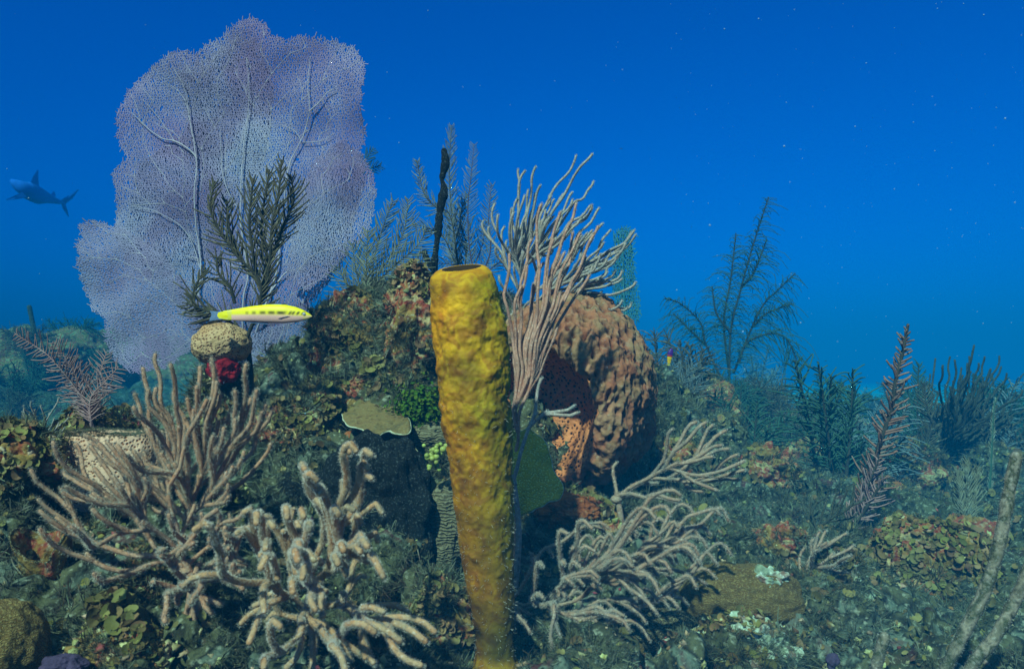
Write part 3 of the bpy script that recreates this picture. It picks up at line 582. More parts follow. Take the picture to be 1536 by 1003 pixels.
plume('sea_plume', 'slender purple stemmed feather plume between the tall grey plume and the sea rods',
      [[(715,425),(704,370),(702,310),(707,260),(711,216)], [(715,425),(690,400),(660,395),(640,398)], [(715,425),(735,380),(733,330),(737,275)], [(712,400),(725,360),(722,330)], [(715,425),(740,400),(765,385)]],
      1.98, .032, .0075, 'purple', 'plume_grey', rp=.0011, ang=52, curve=.3)
plume('sea_plume', 'small teal feather tip sticking out behind the right edge of the purple fan', [[(530,270),(545,245),(560,222)], [(530,270),(550,255),(572,248)]], 2.4, .03, .008, 'plume_teal', 'plume_teal', rp=.0014)
plume('sea_plume', 'pink comb like feather plume leaning left above the pitted tan coral',
      [[(137,640),(132,611),(110,578),(88,550),(66,528),(22,500)], [(137,640),(136,598),(158,572),(178,550)], [(137,640),(120,580),(100,540),(80,512)], [(137,640),(145,590),(150,560),(160,528)], [(137,640),(125,600),(112,560),(105,535)]],
      1.5, .040, .0068, 'plume_pink', 'plume_pink', rp=.0012, ang=62, curve=.15, depth=.1, wild=.1)
plume('gorgonian_tree', 'wispy green gorgonian tree standing alone in blue water',
      [[(1094,600),(1096,499),(1112,431),(1132,360),(1153,296)], [(1092,590),(1060,519),(1050,483),(1020,455),(998,448)], [(1094,560),(1086,483),(1096,420),(1104,350)], [(1100,560),(1139,467),(1167,435),(1193,410)], [(1108,545),(1120,515),(1151,501),(1179,507),(1197,545)], [(1096,499),(1075,470),(1068,430)], [(1060,519),(1030,490),(1010,470)], [(1112,431),(1130,410),(1150,360)], [(1130,490),(1150,470),(1190,455)]],
      3.0, .095, .0072, 'dark_stem', 'plume_teal', rp=.0012, rs=.0055, ang=48, curve=-.1, droop=.6, wild=.4, depth=.9)
plume('sea_plume', 'grey feather plume leaning right beside the barrel sponge', [[(1000,640),(1015,590),(1040,545)], [(1000,640),(1030,600),(1055,570)], [(1000,640),(1000,580),(1012,545)]], 2.4, .06, .008, 'dark_stem', 'plume_grey', rp=.0013, ang=45)
plume('sea_plume', 'tall rust brown bottle brush plume leaning right in the middle distance',
      [[(1262,800),(1285,761),(1308,710),(1320,665),(1336,617),(1344,569),(1354,528),(1362,487)]], 2.0, .046, .0085, 'dark_stem', 'plume_rust', rp=.0031, rs=.010, ang=62, curve=.25, depth=1.2, tipf=.15, wild=.25, start=.04)
plume('sea_plume', 'pale grey brush plume at the foot of the rust brown one', [[(1255,830),(1285,770),(1305,720),(1318,690)], [(1265,815),(1300,760),(1325,720)]], 1.98, .045, .009, 'dark_stem', 'plume_pink', rp=.0022, rs=.008, ang=55, depth=1., wild=.25)
plume('sea_plume', 'teal feather plume just right of the rust brown one', [[(1378,690),(1376,620),(1378,545)], [(1378,690),(1360,640),(1350,600)]], 2.7, .045, .009, 'dark_stem', 'plume_teal', rp=.0022, rs=.005)
plume('sea_plume', 'shaggy pale plume in front of the dark candelabra sea rod', [[(1450,800),(1452,740),(1450,690)], [(1450,800),(1440,740),(1436,705)], [(1450,800),(1462,750),(1466,700)]], 2.0, .035, .0055, 'dark_stem', 'plume_olive', rp=.0018, ang=30)
plume('sea_plume', 'straight pale green plume spike before the right hand sea rods', [[(1480,790),(1486,700),(1490,620),(1494,598)]], 2.3, .016, .005, 'plume_teal', 'plume_olive', rp=.0022, rs=.006, ang=30)
plume('sea_plume', 'drooping dark plume beside the mossy outcrop', [[(1375,700),(1395,650),(1388,600),(1386,575)], [(1380,700),(1400,640),(1420,610)]], 2.55, .05, .009, 'dark_stem', 'plume_dark', rp=.0024, rs=.006)
for q, (x0, y0, Y, h, lab) in enumerate([(1085,640,2.9,70,'feathery teal bush at the foot of the wispy gorgonian tree'),(1140,655,2.9,85,'curly teal bush right of the wispy gorgonian tree'),(1040,620,3.1,60,'dim bush between the barrel sponge and the wispy gorgonian tree'),
        (1205,690,4.0,95,'leftmost far feathery bush against the pale blue'),(1245,690,4.1,100,'second far feathery bush against the pale blue, the tallest'),(1290,690,4.2,85,'far feathery bush left of the rust brown plume'),(1325,690,4.2,70,'dim far bush behind the rust brown plume'),
        (1110,690,3.4,60,'low dark bush above the pale sea rod at right'),(1180,700,3.4,60,'low dim bush left of the pale topped round rock'),(40,540,4.2,50,'dim bush on the far outcrop at the left edge'),(110,520,4.6,40,'dim bush far behind the pink plume'),(1500,760,3.2,70,'dim bush behind the mottled sea rod')]):
    fr = [[(x0, y0), (x0 + rng.uniform(-12, 12) + d * .4, y0 - h * .5), (x0 + d, y0 - h * rng.uniform(.75, 1.05))] for d in np.linspace(-38, 38, 9)]
    plume('sea_plume', lab, fr, Y, .085, .0085, 'dark_stem', 'plume_teal' if q % 2 == 0 else 'plume_dark', rp=.0019, rs=.005, ang=42, depth=.9, wild=.35, droop=.35, curve=.15)

# ---------------------------------------------------------------- sea fans
def inside(poly, x, z):
    c = np.zeros(len(x), bool); n = len(poly); j = n - 1
    for i in range(n):
        xi, zi = poly[i]; xj, zj = poly[j]; hit = ((zi > z) != (zj > z)) & (x < (xj - xi) * (z - zi) / (zj - zi + 1e-12) + xi); c ^= hit; j = i
    return c
def net(poly_px, Y, cell, r, ang=90, stretch=1.5, yoff=0., und=.03, tint=None, seed=0, keep=.9, fringe=.006):
    pts = ats(poly_px, Y); poly = pts[:, [0, 2]]; c = poly.mean(0); R_ = np.abs(poly - c).max() * 1.5; rg = np.random.default_rng(seed)
    nxx = int(2 * R_ / cell); nyy = int(2 * R_ / (cell * .5774 * 1.5)); a = cell / math.sqrt(3)
    ii, jj = np.meshgrid(np.arange(-nxx // 2 * 1, nxx // 2 + 1), np.arange(-nyy // 2, nyy // 2 + 1)); ii = ii.ravel(); jj = jj.ravel()
    cx = (ii + .5 * (jj % 2)) * cell; cz = jj * a * 1.5                                    # hex centres; two vertices belong to each
    top = np.stack([cx, cz + a], 1); rgt = np.stack([cx + cell / 2, cz + a / 2], 1)
    def key(p): return np.round(p / (cell * .25)).astype(np.int64)
    E = [(top, rgt), (top, np.stack([cx - cell / 2, cz + a / 2], 1)), (rgt, np.stack([cx + cell / 2, cz - a / 2], 1))]
    A = np.vstack([e[0] for e in E]); B = np.vstack([e[1] for e in E]); vertical = np.repeat([False, False, True], len(cx))
    K = np.vstack([key(A), key(B)]); U, inv = np.unique(K[:, 0] * 1000003 + K[:, 1], return_inverse=True); inv = inv.ravel()
    V = np.zeros((len(U), 2)); V[inv] = np.vstack([A, B]); V += rg.normal(size=V.shape) * cell * .24
    V[:, 1] *= stretch; V[:, 0] /= math.sqrt(stretch) * .95
    t = R(ang - 90); V = V @ np.array([[math.cos(t), math.sin(t)], [-math.sin(t), math.cos(t)]]) + c
    P3 = np.column_stack([V[:, 0] * 40, V[:, 1] * 40, np.full(len(V), 3.3 + seed)])
    V2 = V + np.column_stack([perlin(P3), perlin(P3 + 7)]) * fringe + np.column_stack([perlin(P3 * 3), perlin(P3 * 3 + 5)]) * fringe * .6
    ins = inside(poly, V2[:, 0], V2[:, 1]); e0, e1 = inv[:len(A)], inv[len(A):]
    ok = ins[e0] & ins[e1] & (rg.random(len(A)) < np.where(vertical, 1, keep))
    Q = np.column_stack([V[:, 0], np.zeros(len(V)), V[:, 1]]); n1 = fbm(Q * 4 + seed * 3.1, 2); Q[:, 1] = dz(Y) + yoff + und * n1
    edge = (ins[e0] ^ ins[e1]) & (rg.random(len(A)) < .75); a0 = np.where(ins[e0], e0, e1)[edge]; a1 = np.where(ins[e0], e1, e0)[edge]
    n0 = len(Q); Q = np.vstack([Q, Q[a0] + (Q[a1] - Q[a0]) * (1.0 + 1.3 * rg.random((len(a0), 1)) ** 2)])
    return Q, np.concatenate([e0[ok], a0]), np.concatenate([e1[ok], n0 + np.arange(len(a0))])
def fan(name, label, lobes, veins, Y, cell, r, fm, vm, root, vr=.0022, cat='sea fan', und=.03, twigs=0):
    kq = dz(Y) / Y; cell *= kq; r *= kq
    o = thing(name, label, cat, at(*root))
    for q, (poly, ang, yo, kk) in enumerate(lobes):
        m = MB(); Q, e0, e1 = net(poly, Y, cell, r, ang, yoff=yo, seed=q + 1, und=und); m.prisms(Q[e0], Q[e1], r * kk)
        n = len(e0); mid = (Q[e0] + Q[e1]) / 2
        d = np.clip(fbm(mid * 3.3 + 40 + q, 2) * .9 + .5, 0, 1)[:, None]; c = np.array((.84, .74, .86)) * (1 - d) + np.array((1.02, 1.10, 1.06)) * d
        m.C = [np.repeat(c, 6, 0)]
        m.build('blade', M[fm], o, col=True)
    m = MB()
    for pts, r0, r1 in veins:
        C = ats(pts, Y); C[:, 1] -= .005; C = smooth_path(C, .01); C[:, 1] += und * fbm(C * (1, 0, 1) * 4 + 3.1, 2) - .006; C = C + np.stack([perlin(C * 30 + k * 5) for k in range(3)], 1) * .002
        m.tube(C, np.linspace(r0, r1, len(C)), 6)
    if twigs:
        base = at(*root[:2], Y); base[2] += .03
        for q, (poly, ang, yo, kk) in enumerate(lobes[:4]):
            pp = ats(poly, Y)[:, [0, 2]]; lo_, hi_ = pp.min(0), pp.max(0); nT = int(twigs * (hi_ - lo_).prod()); T = rng.uniform(lo_, hi_, (nT, 2)); T = T[inside(pp, T[:, 0], T[:, 1])]
            b2 = base + np.array(((0, 0, 0), (0, 0, .06), (.02, 0, 0), (.12, 0, .1))[q]); T3 = np.column_stack([T[:, 0], np.full(len(T), dz(Y)), T[:, 1]])
            for C, ow, pl in grow(b2, T3, lambda t: t - b2, step=.012, first=(0, 0, 1), bend=.35, jit=.05, share=.4, mind=.0):
                C = C.copy(); C[:, 1] = dz(Y) + yo + und * fbm(np.column_stack([C[:, 0], 0 * C[:, 0], C[:, 2]]) * 4 + (q + 1) * 3.1, 2) - .001
                m.tube(C, np.linspace(.0010, .0006, len(C)), 4)
    m.build('vein', M[vm], o)
    anchor(o, at(*root), .012 * kq, vm)
    if name == 'sea_fan' and vr > .001:
        C = smooth_path(ats([(365, 600), (362, 560), (368, 530), (365, 490)], Y + .02), .01); m = MB(); m.tube(C, np.linspace(.016, .007, len(C)), 8); m.build('holdfast', M[vm], o)
    return o
main = [(365,545),(330,530),(300,490),(250,440),(200,400),(170,345),(175,305),(173,255),(190,236),(176,200),(176,165),(190,132),(210,112),(238,94),(262,84),(282,82),(300,90),(310,76),(335,56),(360,38),(385,34),(400,40),(410,58),(435,63),(450,56),(480,58),(515,68),(535,78),(549,100),(550,125),(543,165),(546,200),(540,235),(545,280),(530,330),(520,380),(500,415),(480,440),(450,480),(400,520)]
lob1 = [(130,339),(150,334),(200,350),(260,390),(312,450),(320,500),(285,536),(255,553),(215,558),(188,547),(170,512),(172,485),(146,460),(134,430),(130,380)]
lob2 = [(375,545),(380,500),(420,470),(462,452),(476,490),(470,525),(450,545),(420,552),(395,552)]
lob3 = [(440,420),(455,300),(485,240),(520,224),(548,240),(562,262),(568,295),(562,335),(548,365),(522,390),(500,415),(470,440)]
lob4 = [(180,330),(200,240),(245,210),(300,180),(330,240),(320,380),(260,400),(210,390),(172,360)]
lob5 = [(285,230),(262,100),(310,80),(350,50),(385,60),(405,140),(395,230),(350,300),(310,300)]
VE = [([(362,540),(330,500),(303,449),(303,408),(295,339),(297,254),(293,217),(285,176),(280,136),(268,110)], .0038, .0010), ([(297,240),(290,229),(263,212),(242,207),(219,190),(198,169)], .0026, .0008),
      ([(362,540),(371,449),(376,415),(364,340),(364,295),(366,237),(371,183),(375,125),(372,90)], .0034, .0008), ([(375,520),(412,439),(425,340),(436,254),(452,213),(466,169),(464,129),(466,85)], .0034, .0008),
      ([(466,169),(483,154),(493,142),(507,134)], .002, .0008), ([(412,439),(432,410),(452,403),(476,376),(500,350)], .0026, .0008), ([(350,530),(320,505),(293,493),(256,472),(242,456),(215,449),(195,437),(181,411),(176,396),(144,381)], .0042, .0010),
      ([(259,477),(245,505),(205,520),(168,525)], .002, .0008), ([(372,548),(408,534),(429,534),(442,520),(459,510)], .003, .0009), ([(452,213),(446,200),(440,195),(425,190)], .0013, .0006), ([(455,215),(480,212),(500,200)], .0013, .0006),
      ([(420,300),(440,320),(470,300),(480,285)], .0016, .0007), ([(263,212),(250,195),(235,175),(215,150)], .0012, .0006), ([(295,388),(280,384)], .0015, .0008), ([(215,449),(190,460),(175,470)], .0014, .0007), ([(256,472),(262,500),(255,530)], .0014, .0007),
      ([(303,408),(280,350),(240,320),(200,310)], .0016, .0007), ([(364,320),(345,290),(335,250),(330,190)], .0016, .0007), ([(500,350),(520,310),(535,270)], .0016, .0007)]
fan('sea_fan', 'huge purple sea fan with pale veins spreading behind the yellow fish', [(main, 92, 0, 1.), (lob1, 150, -.05, 1.15), (lob2, 40, -.02, 1.), (lob3, 70, -.05, 1.), (lob4, 115, .03, .95), (lob5, 95, .035, .95)], VE, 2.02, .0051, .00158, 'fan', 'fan_vein', (365, 600, 2.02), twigs=480)
lab_ = 'one of the dim feathery bushes crowding the far reef at the right'
proto_ = []
for q in range(3):
    x0, y0 = 1150, 660; fr = [[(x0, y0), (x0 + d * .45 + rng.uniform(-6, 6), y0 - 40), (x0 + d, y0 - 78 * rng.uniform(.7, 1.1))] for d in np.linspace(-30, 30, 7 - q)]
    proto_.append(plume('sea_plume', lab_, fr, 3.4, .070, .0085, 'dark_stem', ('plume_teal', 'plume_dark', 'plume_grey')[q], rp=.0019, rs=.005, ang=(40, 34, 50)[q], depth=.9, wild=.35, droop=.4, curve=.1, group='far feathery bushes on the right hand reef'))
def copy_thing(o, loc, sc, rz):
    c = o.copy(); COL.objects.link(c); c.location = loc; c.scale = (sc, sc, sc); c.rotation_euler = (0, 0, rz)
    for ch in list(o.children): d = ch.copy(); COL.objects.link(d); d.parent = c
    return c
r5 = np.random.default_rng(5); nb = 0
for q in range(700):
    Yw = r5.uniform(2.9, 9.5); px = r5.uniform(990, 1600) if q % 4 else r5.uniform(-60, 170); X = (px - 768) / FPX * Yw
    if px < 600 and Yw < 5.5: continue
    if r5.random() < .35 and Yw < 4: continue
    z = ground_z(X, Yw)
    if z < -.1: continue
    nb += 1
    if nb > 95: break
    c = copy_thing(proto_[q % 3], (X, Yw, z - .02), r5.uniform(.45, 1.25), r5.uniform(-.8, .8))
    if px < 600: c['label'] = 'one of the faint bushes on the far reef at the left edge'; c['group'] = 'faint bushes on the far left reef'
for q, o in enumerate(proto_):
    X = (1100 + q * 90 - 768) / FPX * 4.; o.location = (X, 4., ground_z(X, 4.) - .02)
fan('sea_fan', 'narrow pale teal sea fan behind the barrel sponge', [([(925,347),(935,337),(945,345),(950,400),(958,440),(962,475),(945,485),(922,470),(918,400)], 90, 0, 1.5), ([(921,352),(936,340),(948,360),(952,440),(958,478),(925,478)], 80, .02, 1.6)],
    [([(940,490),(935,430),(934,350)], .006, .002)], 3.0, .010, .0015, 'teal_fan', 'teal_fan', (940, 500, 3.0), vr=.0005, und=.02)

# ---------------------------------------------------------------- yellow tube sponge
o = thing('tube_sponge', 'tall bright yellow tube sponge with lumpy skin and a small dark mouth', 'sponge', at(742, 1030, 1.15))
ax = [(745,1060,50),(744,1020,48),(744,1000,38),(743,982,31),(742,950,30),(739,905,34),(735,865,38),(731,825,42),(728,780,45),(724,730,48),(720,680,51),(716,620,54),(710,560,57),(705,500,57),(699,450,54),(694,425,52),(692,412,48),(692,404,40),(692,401,33),(693,403,27),(694,409,22),(696,440,17),(700,520,18)]
AX = ats([(p[0], p[1]) for p in ax], 1.15); RA = np.array([p[2] for p in ax]) / FPX * 1.15 * .955
s = np.concatenate([[0], np.cumsum(np.linalg.norm(np.diff(AX, axis=0), axis=1))])
s2 = np.concatenate([np.linspace(0, s[14], 340), np.linspace(s[14], s[19], 70)[1:], np.linspace(s[19], s[-1], 30)[1:]]); n = len(s2)
CC = np.stack([np.interp(s2, s, AX[:, k]) for k in range(3)], 1); rr = np.interp(s2, s, RA)
for _ in range(2): CC[1:-1] = (CC[:-2] + CC[1:-1] * 2 + CC[2:]) / 4; rr[1:-1] = (rr[:-2] + rr[1:-1] * 2 + rr[2:]) / 4
K = 220; a = np.arange(K) / K * 2 * np.pi
Q = CC[:, None] + rr[:, None, None] * np.stack([np.cos(a), np.sin(a), 0 * a], 1)[None]
tilt = np.clip((CC[:, 2] - .70) / .08, 0, 1)[:, None]; Q[:, :, 2] += tilt * (Q[:, :, 1] - 1.15) * .35 + tilt * (Q[:, :, 0] - CC[:, None, 0]) * .12
Dn = np.broadcast_to(np.stack([np.cos(a), np.sin(a), 0 * a], 1)[None], Q.shape).reshape(-1, 3); Q = Q.reshape(-1, 3)
hz = np.clip((.745 - Q[:, 2]) / .05, .1, 1)
ridge = .5 - np.abs(perlin(Q * (22, 22, 17)) * 1.3)
dd = hz * np.clip(.35 + (Q[:, 2] - .2) * 1.6, .35, 1) * (.007 * fbm(Q * (11, 11, 8) + 3, 2) + .0035 * ridge + .0022 * (.4 - worley(Q * (38, 38, 34)) ** 2 * 1.3) * (1 + 1.6 * perlin(Q * 7)) + .0022 * fbm(Q * 110, 3) + .004 * fbm(Q * 34 + 9, 3))
dd = dd * .72 - .008 * np.clip(perlin(Q * (30, 30, 24) + 50) - .25, 0, 1) * hz
Q = Q + Dn * dd[:, None]
i, j = np.meshgrid(np.arange(n - 1), np.arange(K), indexing='ij'); j2 = (j + 1) % K; F = np.stack([i * K + j, i * K + j2, (i + 1) * K + j2, (i + 1) * K + j], -1)
ncut = int(np.searchsorted(s2, s[18]))
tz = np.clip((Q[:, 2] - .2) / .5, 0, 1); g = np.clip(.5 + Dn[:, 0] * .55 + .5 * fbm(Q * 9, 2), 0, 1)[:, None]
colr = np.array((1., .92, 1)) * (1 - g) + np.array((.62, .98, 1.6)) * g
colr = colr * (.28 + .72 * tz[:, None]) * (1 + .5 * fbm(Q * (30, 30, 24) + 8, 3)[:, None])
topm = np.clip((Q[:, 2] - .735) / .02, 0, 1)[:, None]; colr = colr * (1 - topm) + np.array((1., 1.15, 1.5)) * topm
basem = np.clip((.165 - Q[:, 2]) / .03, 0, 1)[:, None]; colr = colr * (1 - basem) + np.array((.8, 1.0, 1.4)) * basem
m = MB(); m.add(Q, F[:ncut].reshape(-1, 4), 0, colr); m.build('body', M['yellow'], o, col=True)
m = MB(); q0 = Q[ncut * K:]; m.add(q0, (F[ncut:] - ncut * K).reshape(-1, 4)); m.build('throat', M['yellow_in'], o)
# silt hairs on the lower tube
m = MB(); sel = rng.integers(0, ncut * K, 2600); zf = Q[sel, 2]; sel = sel[(rng.random(len(sel)) < np.clip((.66 - zf) / .3, .05, 1))]
b0 = Q[sel]; b1 = b0 + Dn[sel] * .0035 * rng.random((len(sel), 1)) + rng.normal(size=b0.shape) * .0022; m.prisms(b0 - Dn[sel] * .0004, b1, .00022); m.build('silt', M['rod_curl_p'], o)

# ---------------------------------------------------------------- barrel sponge
cB = at(855, 590, 1.86); axB = nrm(np.array((-.46, -.85, -.24)))
uB = nrm(np.cross(axB, (0, 0, 1))); vB = np.cross(uB, axB)
prof = [(-.21, .0), (-.21, .06), (-.19, .13), (-.13, .195), (-.05, .232), (.03, .238), (.10, .222), (.155, .196), (.172, .166), (.158, .142), (.125, .126), (.09, .112), (.055, .09), (.038, .06), (.03, .02), (.029, .0)]
pr = smooth_path([(p[0], p[1], 0) for p in prof], .0022)[:, :2]; pr[:, 1] = np.maximum(pr[:, 1] * .905, .0005); n = len(pr); K = 460; a = np.arange(K) / K * 2 * np.pi
tn = nrm(np.gradient(np.column_stack([pr, np.zeros(n)]), axis=0)); nr = np.column_stack([-tn[:, 1], tn[:, 0]])        # outward in (axis, radius)
rad = uB[None] * np.cos(a)[:, None] + vB[None] * np.sin(a)[:, None] * 1.17
Q = cB + pr[:, 0, None, None] * axB + pr[:, 1, None, None] * rad[None]
Dn = (nr[:, 0, None, None] * axB + nr[:, 1, None, None] * rad[None]).reshape(-1, 3); Q = Q.reshape(-1, 3)
lim = int(np.argmax(pr[:, 0])); outer = (np.arange(n) <= lim + 6).repeat(K)
wp = Q + .008 * np.stack([perlin(Q * 22 + k * 5) for k in range(3)], 1); wq = worley(np.column_stack([wp[:, 0] * 50, wp[:, 1] * 50, wp[:, 2] * 33])); big = fbm(Q * 7, 2)
kn = (wq - .5) * .016 * (1 + .5 * perlin(Q * 12)) - .015 * np.exp(-(wq / .22) ** 2) + .010 * fbm(Q * (26, 26, 16), 2) * .6 - .010 * np.clip(perlin(Q * 50) - .35, 0, 1) + .004 * (.4 - worley(Q * 90) ** 2) + .012 * big + .003 * fbm(Q * 110, 2)
Q2 = Q + nrm(Dn) * np.where(outer, kn, kn * .25 + .006 * big)[:, None]
i, j = np.meshgrid(np.arange(n - 1), np.arange(K), indexing='ij'); j2 = (j + 1) % K; F = np.stack([i * K + j, i * K + j2, (i + 1) * K + j2, (i + 1) * K + j], -1)
o = thing('barrel_sponge', 'big brown barrel sponge lying tilted with its pored orange inside showing', 'sponge', at(880, 745, 1.86))
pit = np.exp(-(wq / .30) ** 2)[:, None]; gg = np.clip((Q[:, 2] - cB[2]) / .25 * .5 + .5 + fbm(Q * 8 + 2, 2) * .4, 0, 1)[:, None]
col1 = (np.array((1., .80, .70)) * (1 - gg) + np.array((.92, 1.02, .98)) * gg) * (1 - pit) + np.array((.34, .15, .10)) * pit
L6 = lim + 6
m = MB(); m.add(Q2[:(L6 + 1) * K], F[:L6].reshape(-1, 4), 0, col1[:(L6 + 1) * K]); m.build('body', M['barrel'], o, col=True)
m = MB(); m.add(Q2[L6 * K:], (F[L6:] - L6 * K).reshape(-1, 4)); m.build('lining', M['barrel_in'], o)

# ---------------------------------------------------------------- hard corals, plates, sponges
def head(name, label, cat, px, py, Y, rx, ry, rz, mt, rough=.5, knob=.12, seed=0, power=1., sub=6, part='body', top=None):
    c = at(px, py, Y); k = Y / FPX; Q, F, D = blob(c, (rx * k, ry * k, rz * k), rough, knob, sub, seed, power)
    o = thing(name, label, cat, (c[0], c[1], c[2] - rz * k))
    if top: Q[:, 2] = np.minimum(Q[:, 2], c[2] + top * k + .004 * fbm(Q * 25, 2))
    m = MB(); m.add(Q, F); m.build(part, M[mt], o); return o, Q, D
head('brain_coral', 'small round brown brain coral perched on a rock stalk below the yellow fish', 'coral', 333, 516, 1.6, 43, 40, 31, 'brain', seed=31, power=.9, knob=.04, rough=.35)
head('red_sponge', 'crimson sponge patch hanging under the small brain coral', 'sponge', 336, 554, 1.58, 22, 16, 19, 'red', rough=1., knob=.5, seed=32, sub=5)
ob, Q, D = head('star_coral', 'tan pitted star coral head with a flat pale top at left', 'coral', 170, 700, 1.32, 84, 70, 78, 'star_coral', seed=33, power=.72, top=52, rough=.22, knob=.03)
m = MB(); sel = Q[:, 2] > at(0, 652, 1.32)[2]; q = Q[sel][::2]; TV, TF = mk_tuft(9, 3, .05); q = q[::4]; m.scatter(TV, TF, q, np.tile((0, 0, 1.), (len(q), 1)), .004, tilt=.5); m.build('turf', M['turf'], ob)
head('brown_coral', 'flat brown ridged coral patch framed by pale crust in the lower right', 'coral', 1112, 898, 1.36, 90, 55, 50, 'brown_coral', seed=34, power=.85)
head('brain_coral', 'grey tan brain coral dome left of the flat brown coral', 'coral', 990, 940, 1.3, 52, 45, 34, 'tan_coral', seed=35)
head('brown_coral', 'small brown coral knob at the bottom beside the drooping sea rod', 'coral', 935, 985, 1.2, 32, 30, 32, 'brown_coral', seed=36)
head('brown_coral', 'brown coral dome filling the bottom left corner', 'coral', 5, 985, .9, 62, 60, 88, 'brown_coral', seed=37)
head('ridged_coral', 'grey wavy ridged coral against the left side of the yellow sponge', 'coral', 668, 790, 1.42, 30, 30, 72, 'lettuce', seed=38)
head('ridged_coral', 'tan ridged coral above the bead algae left of the yellow sponge', 'coral', 650, 655, 1.6, 34, 30, 26, 'lettuce', seed=39)
head('black_sponge', 'large black speckled sponge behind the shaggy curled sea rod', 'sponge', 560, 775, 1.40, 96, 50, 120, 'black_sponge', rough=1.1, knob=.4, seed=40)
head('black_sponge', 'small black sponge lobe left of the large black one', 'sponge', 440, 742, 1.46, 38, 35, 30, 'black_sponge', rough=.9, knob=.35, seed=41)
head('orange_sponge', 'rusty orange crust under the thin wavy plate coral', 'sponge', 570, 655, 1.6, 52, 30, 16, 'orange', rough=.6, knob=.5, seed=42)
head('orange_sponge', 'brown orange sponge mound on the ledge under the barrel sponge', 'sponge', 850, 765, 1.56, 55, 35, 24, 'orange', rough=.8, knob=.6, seed=43)
head('purple_sponge', 'small violet sponge at the very bottom left', 'sponge', 95, 998, .88, 30, 25, 15, 'purple', rough=.8, knob=.6, seed=44, sub=5)
head('purple_sponge', 'tiny violet sponge spot at the bottom right of centre', 'sponge', 1248, 992, 1.12, 10, 10, 12, 'purple', rough=.8, knob=.4, seed=45, sub=3)
head('pale_crust', 'pale crust patch along the top of the flat brown coral', 'coral', 1150, 868, 1.34, 32, 22, 14, 'pale_rock', rough=1.5, knob=.6, seed=46, sub=5)
head('pale_crust', 'pale crust patch along the lower edge of the flat brown coral', 'coral', 1140, 945, 1.3, 42, 25, 10, 'pale_rock', rough=1.5, knob=.6, seed=47, sub=5)
def plate(name, label, poly, Y, z_tilt, mt, th=.006, slope=.5, rim=True, cat='coral'):
    Pp = ats(poly, Y); c = Pp.mean(0); C = smooth_path(np.vstack([Pp, Pp[:1]]), .006)[:-1]; n = len(C); wv = 1 + .09 * perlin(C * 50)[:, None]; C = c + (C - c) * wv
    o = thing(name, label, cat, c - (0, 0, .03)); m = MB(); rings = [0.02, .2, .4, .6, .8, .93, 1]
    def lay(f, off):
        q = c + (C - c) * f; d = q - c
        q = q + np.stack([0 * d[:, 0], -(d[:, 2]) * slope * -1.8, -d[:, 2] * 0], 1); bow = -(.012 * f ** 2)
        q[:, 1] += perlin(q * 25 + 3) * .012 * f + perlin(q * 60) * .004 * f; q[:, 2] += bow * 0 + perlin(q * 30) * .003; return q + off
    nrm_ = nrm(np.array((0, -1., slope * 1.2)))
    T_ = [lay(f, nrm_ * (0.004 * (1 - f))) for f in rings]; B_ = [lay(f, -nrm_ * th) for f in rings[::-1]]
    V = np.vstack(T_ + B_); L_ = len(T_) * 2; i, j = np.meshgrid(np.arange(L_ - 1), np.arange(n), indexing='ij'); j2 = (j + 1) % n
    m.add(V, np.stack([i * n + j, i * n + j2, (i + 1) * n + j2, (i + 1) * n + j], -1).reshape(-1, 4)); m.build('plate', M[mt], o)
    if rim:
        m = MB(); q = lay(1.0, nrm_ * (-th * .4)); q = np.vstack([q, q[:1]]); m.tube(q, th * .30 * (1 + .8 * perlin(q * 70)), 6, cap=False); m.build('rim', M['plate_rim'], o)
    return o
plate('plate_coral', 'thin wavy olive plate coral with a white rim on the mound face', [(511,622),(525,607),(545,602),(563,612),(582,612),(600,620),(615,632),(617,645),(600,645),(588,642),(572,651),(560,648),(545,640),(525,636)], 1.55, 0, 'plate', slope=1.6)
plate('plate_coral', 'olive plate coral with pale edge right above the black sponge', [(590,672),(602,668),(618,674),(632,690),(640,710),(632,714),(615,708),(604,696)], 1.44, 0, 'plate', slope=1.0)
plate('plate_coral', 'hanging green gold plate coral between the yellow sponge and the barrel sponge', [(768,645),(800,650),(822,672),(830,705),(842,725),(840,742),(815,752),(790,762),(768,760)], 1.40, 0, 'plate_green', slope=.3)
o = thing('cup_sponge', 'brown cup sponge with a notched pale rim in the lower left', 'sponge', at(66, 885, 1.06)); cc = at(64, 840, 1.06); n, K = 70, 90
u = np.linspace(0, 1, n); a = np.arange(K) / K * 2 * np.pi; rp_ = np.interp(u, [0, .3, .5, .56, .62, .8, 1], [.018, .034, .042, .040, .034, .024, .004]); hp = np.interp(u, [0, .3, .5, .56, .62, .8, 1], [-.045, -.01, .030, .034, .028, -.005, -.02])
V = np.stack([rp_[:, None] * np.cos(a), rp_[:, None] * np.sin(a) * .8, np.broadcast_to(hp[:, None], (n, K)) + .014 * np.sin(a * 2 + 1) * np.clip(1 - abs(u - .55) * 2.5, 0, 1)[:, None] - .016 * (-np.sin(a))[None] * np.clip(1 - abs(u - .55) * 2.5, 0, 1)[:, None]], -1).reshape(-1, 3) + cc
V = V + .004 * np.stack([perlin(V * 40 + k * 7) * 1.8 for k in range(3)], 1); i, j = np.meshgrid(np.arange(n - 1), np.arange(K), indexing='ij'); j2 = (j + 1) % K
m = MB(); m.add(V, np.stack([i * K + j, i * K + j2, (i + 1) * K + j2, (i + 1) * K + j], -1).reshape(-1, 4)); m.build('cup', M['reef_rock'], o)
TV, TF = mk_tuft(9, 3, .05); m = MB(); sel = rng.integers(0, len(V), 260); m.scatter(TV, TF, V[sel], V[sel] - cc, .006, tilt=.5); m.build('turf', M['turf'], o)
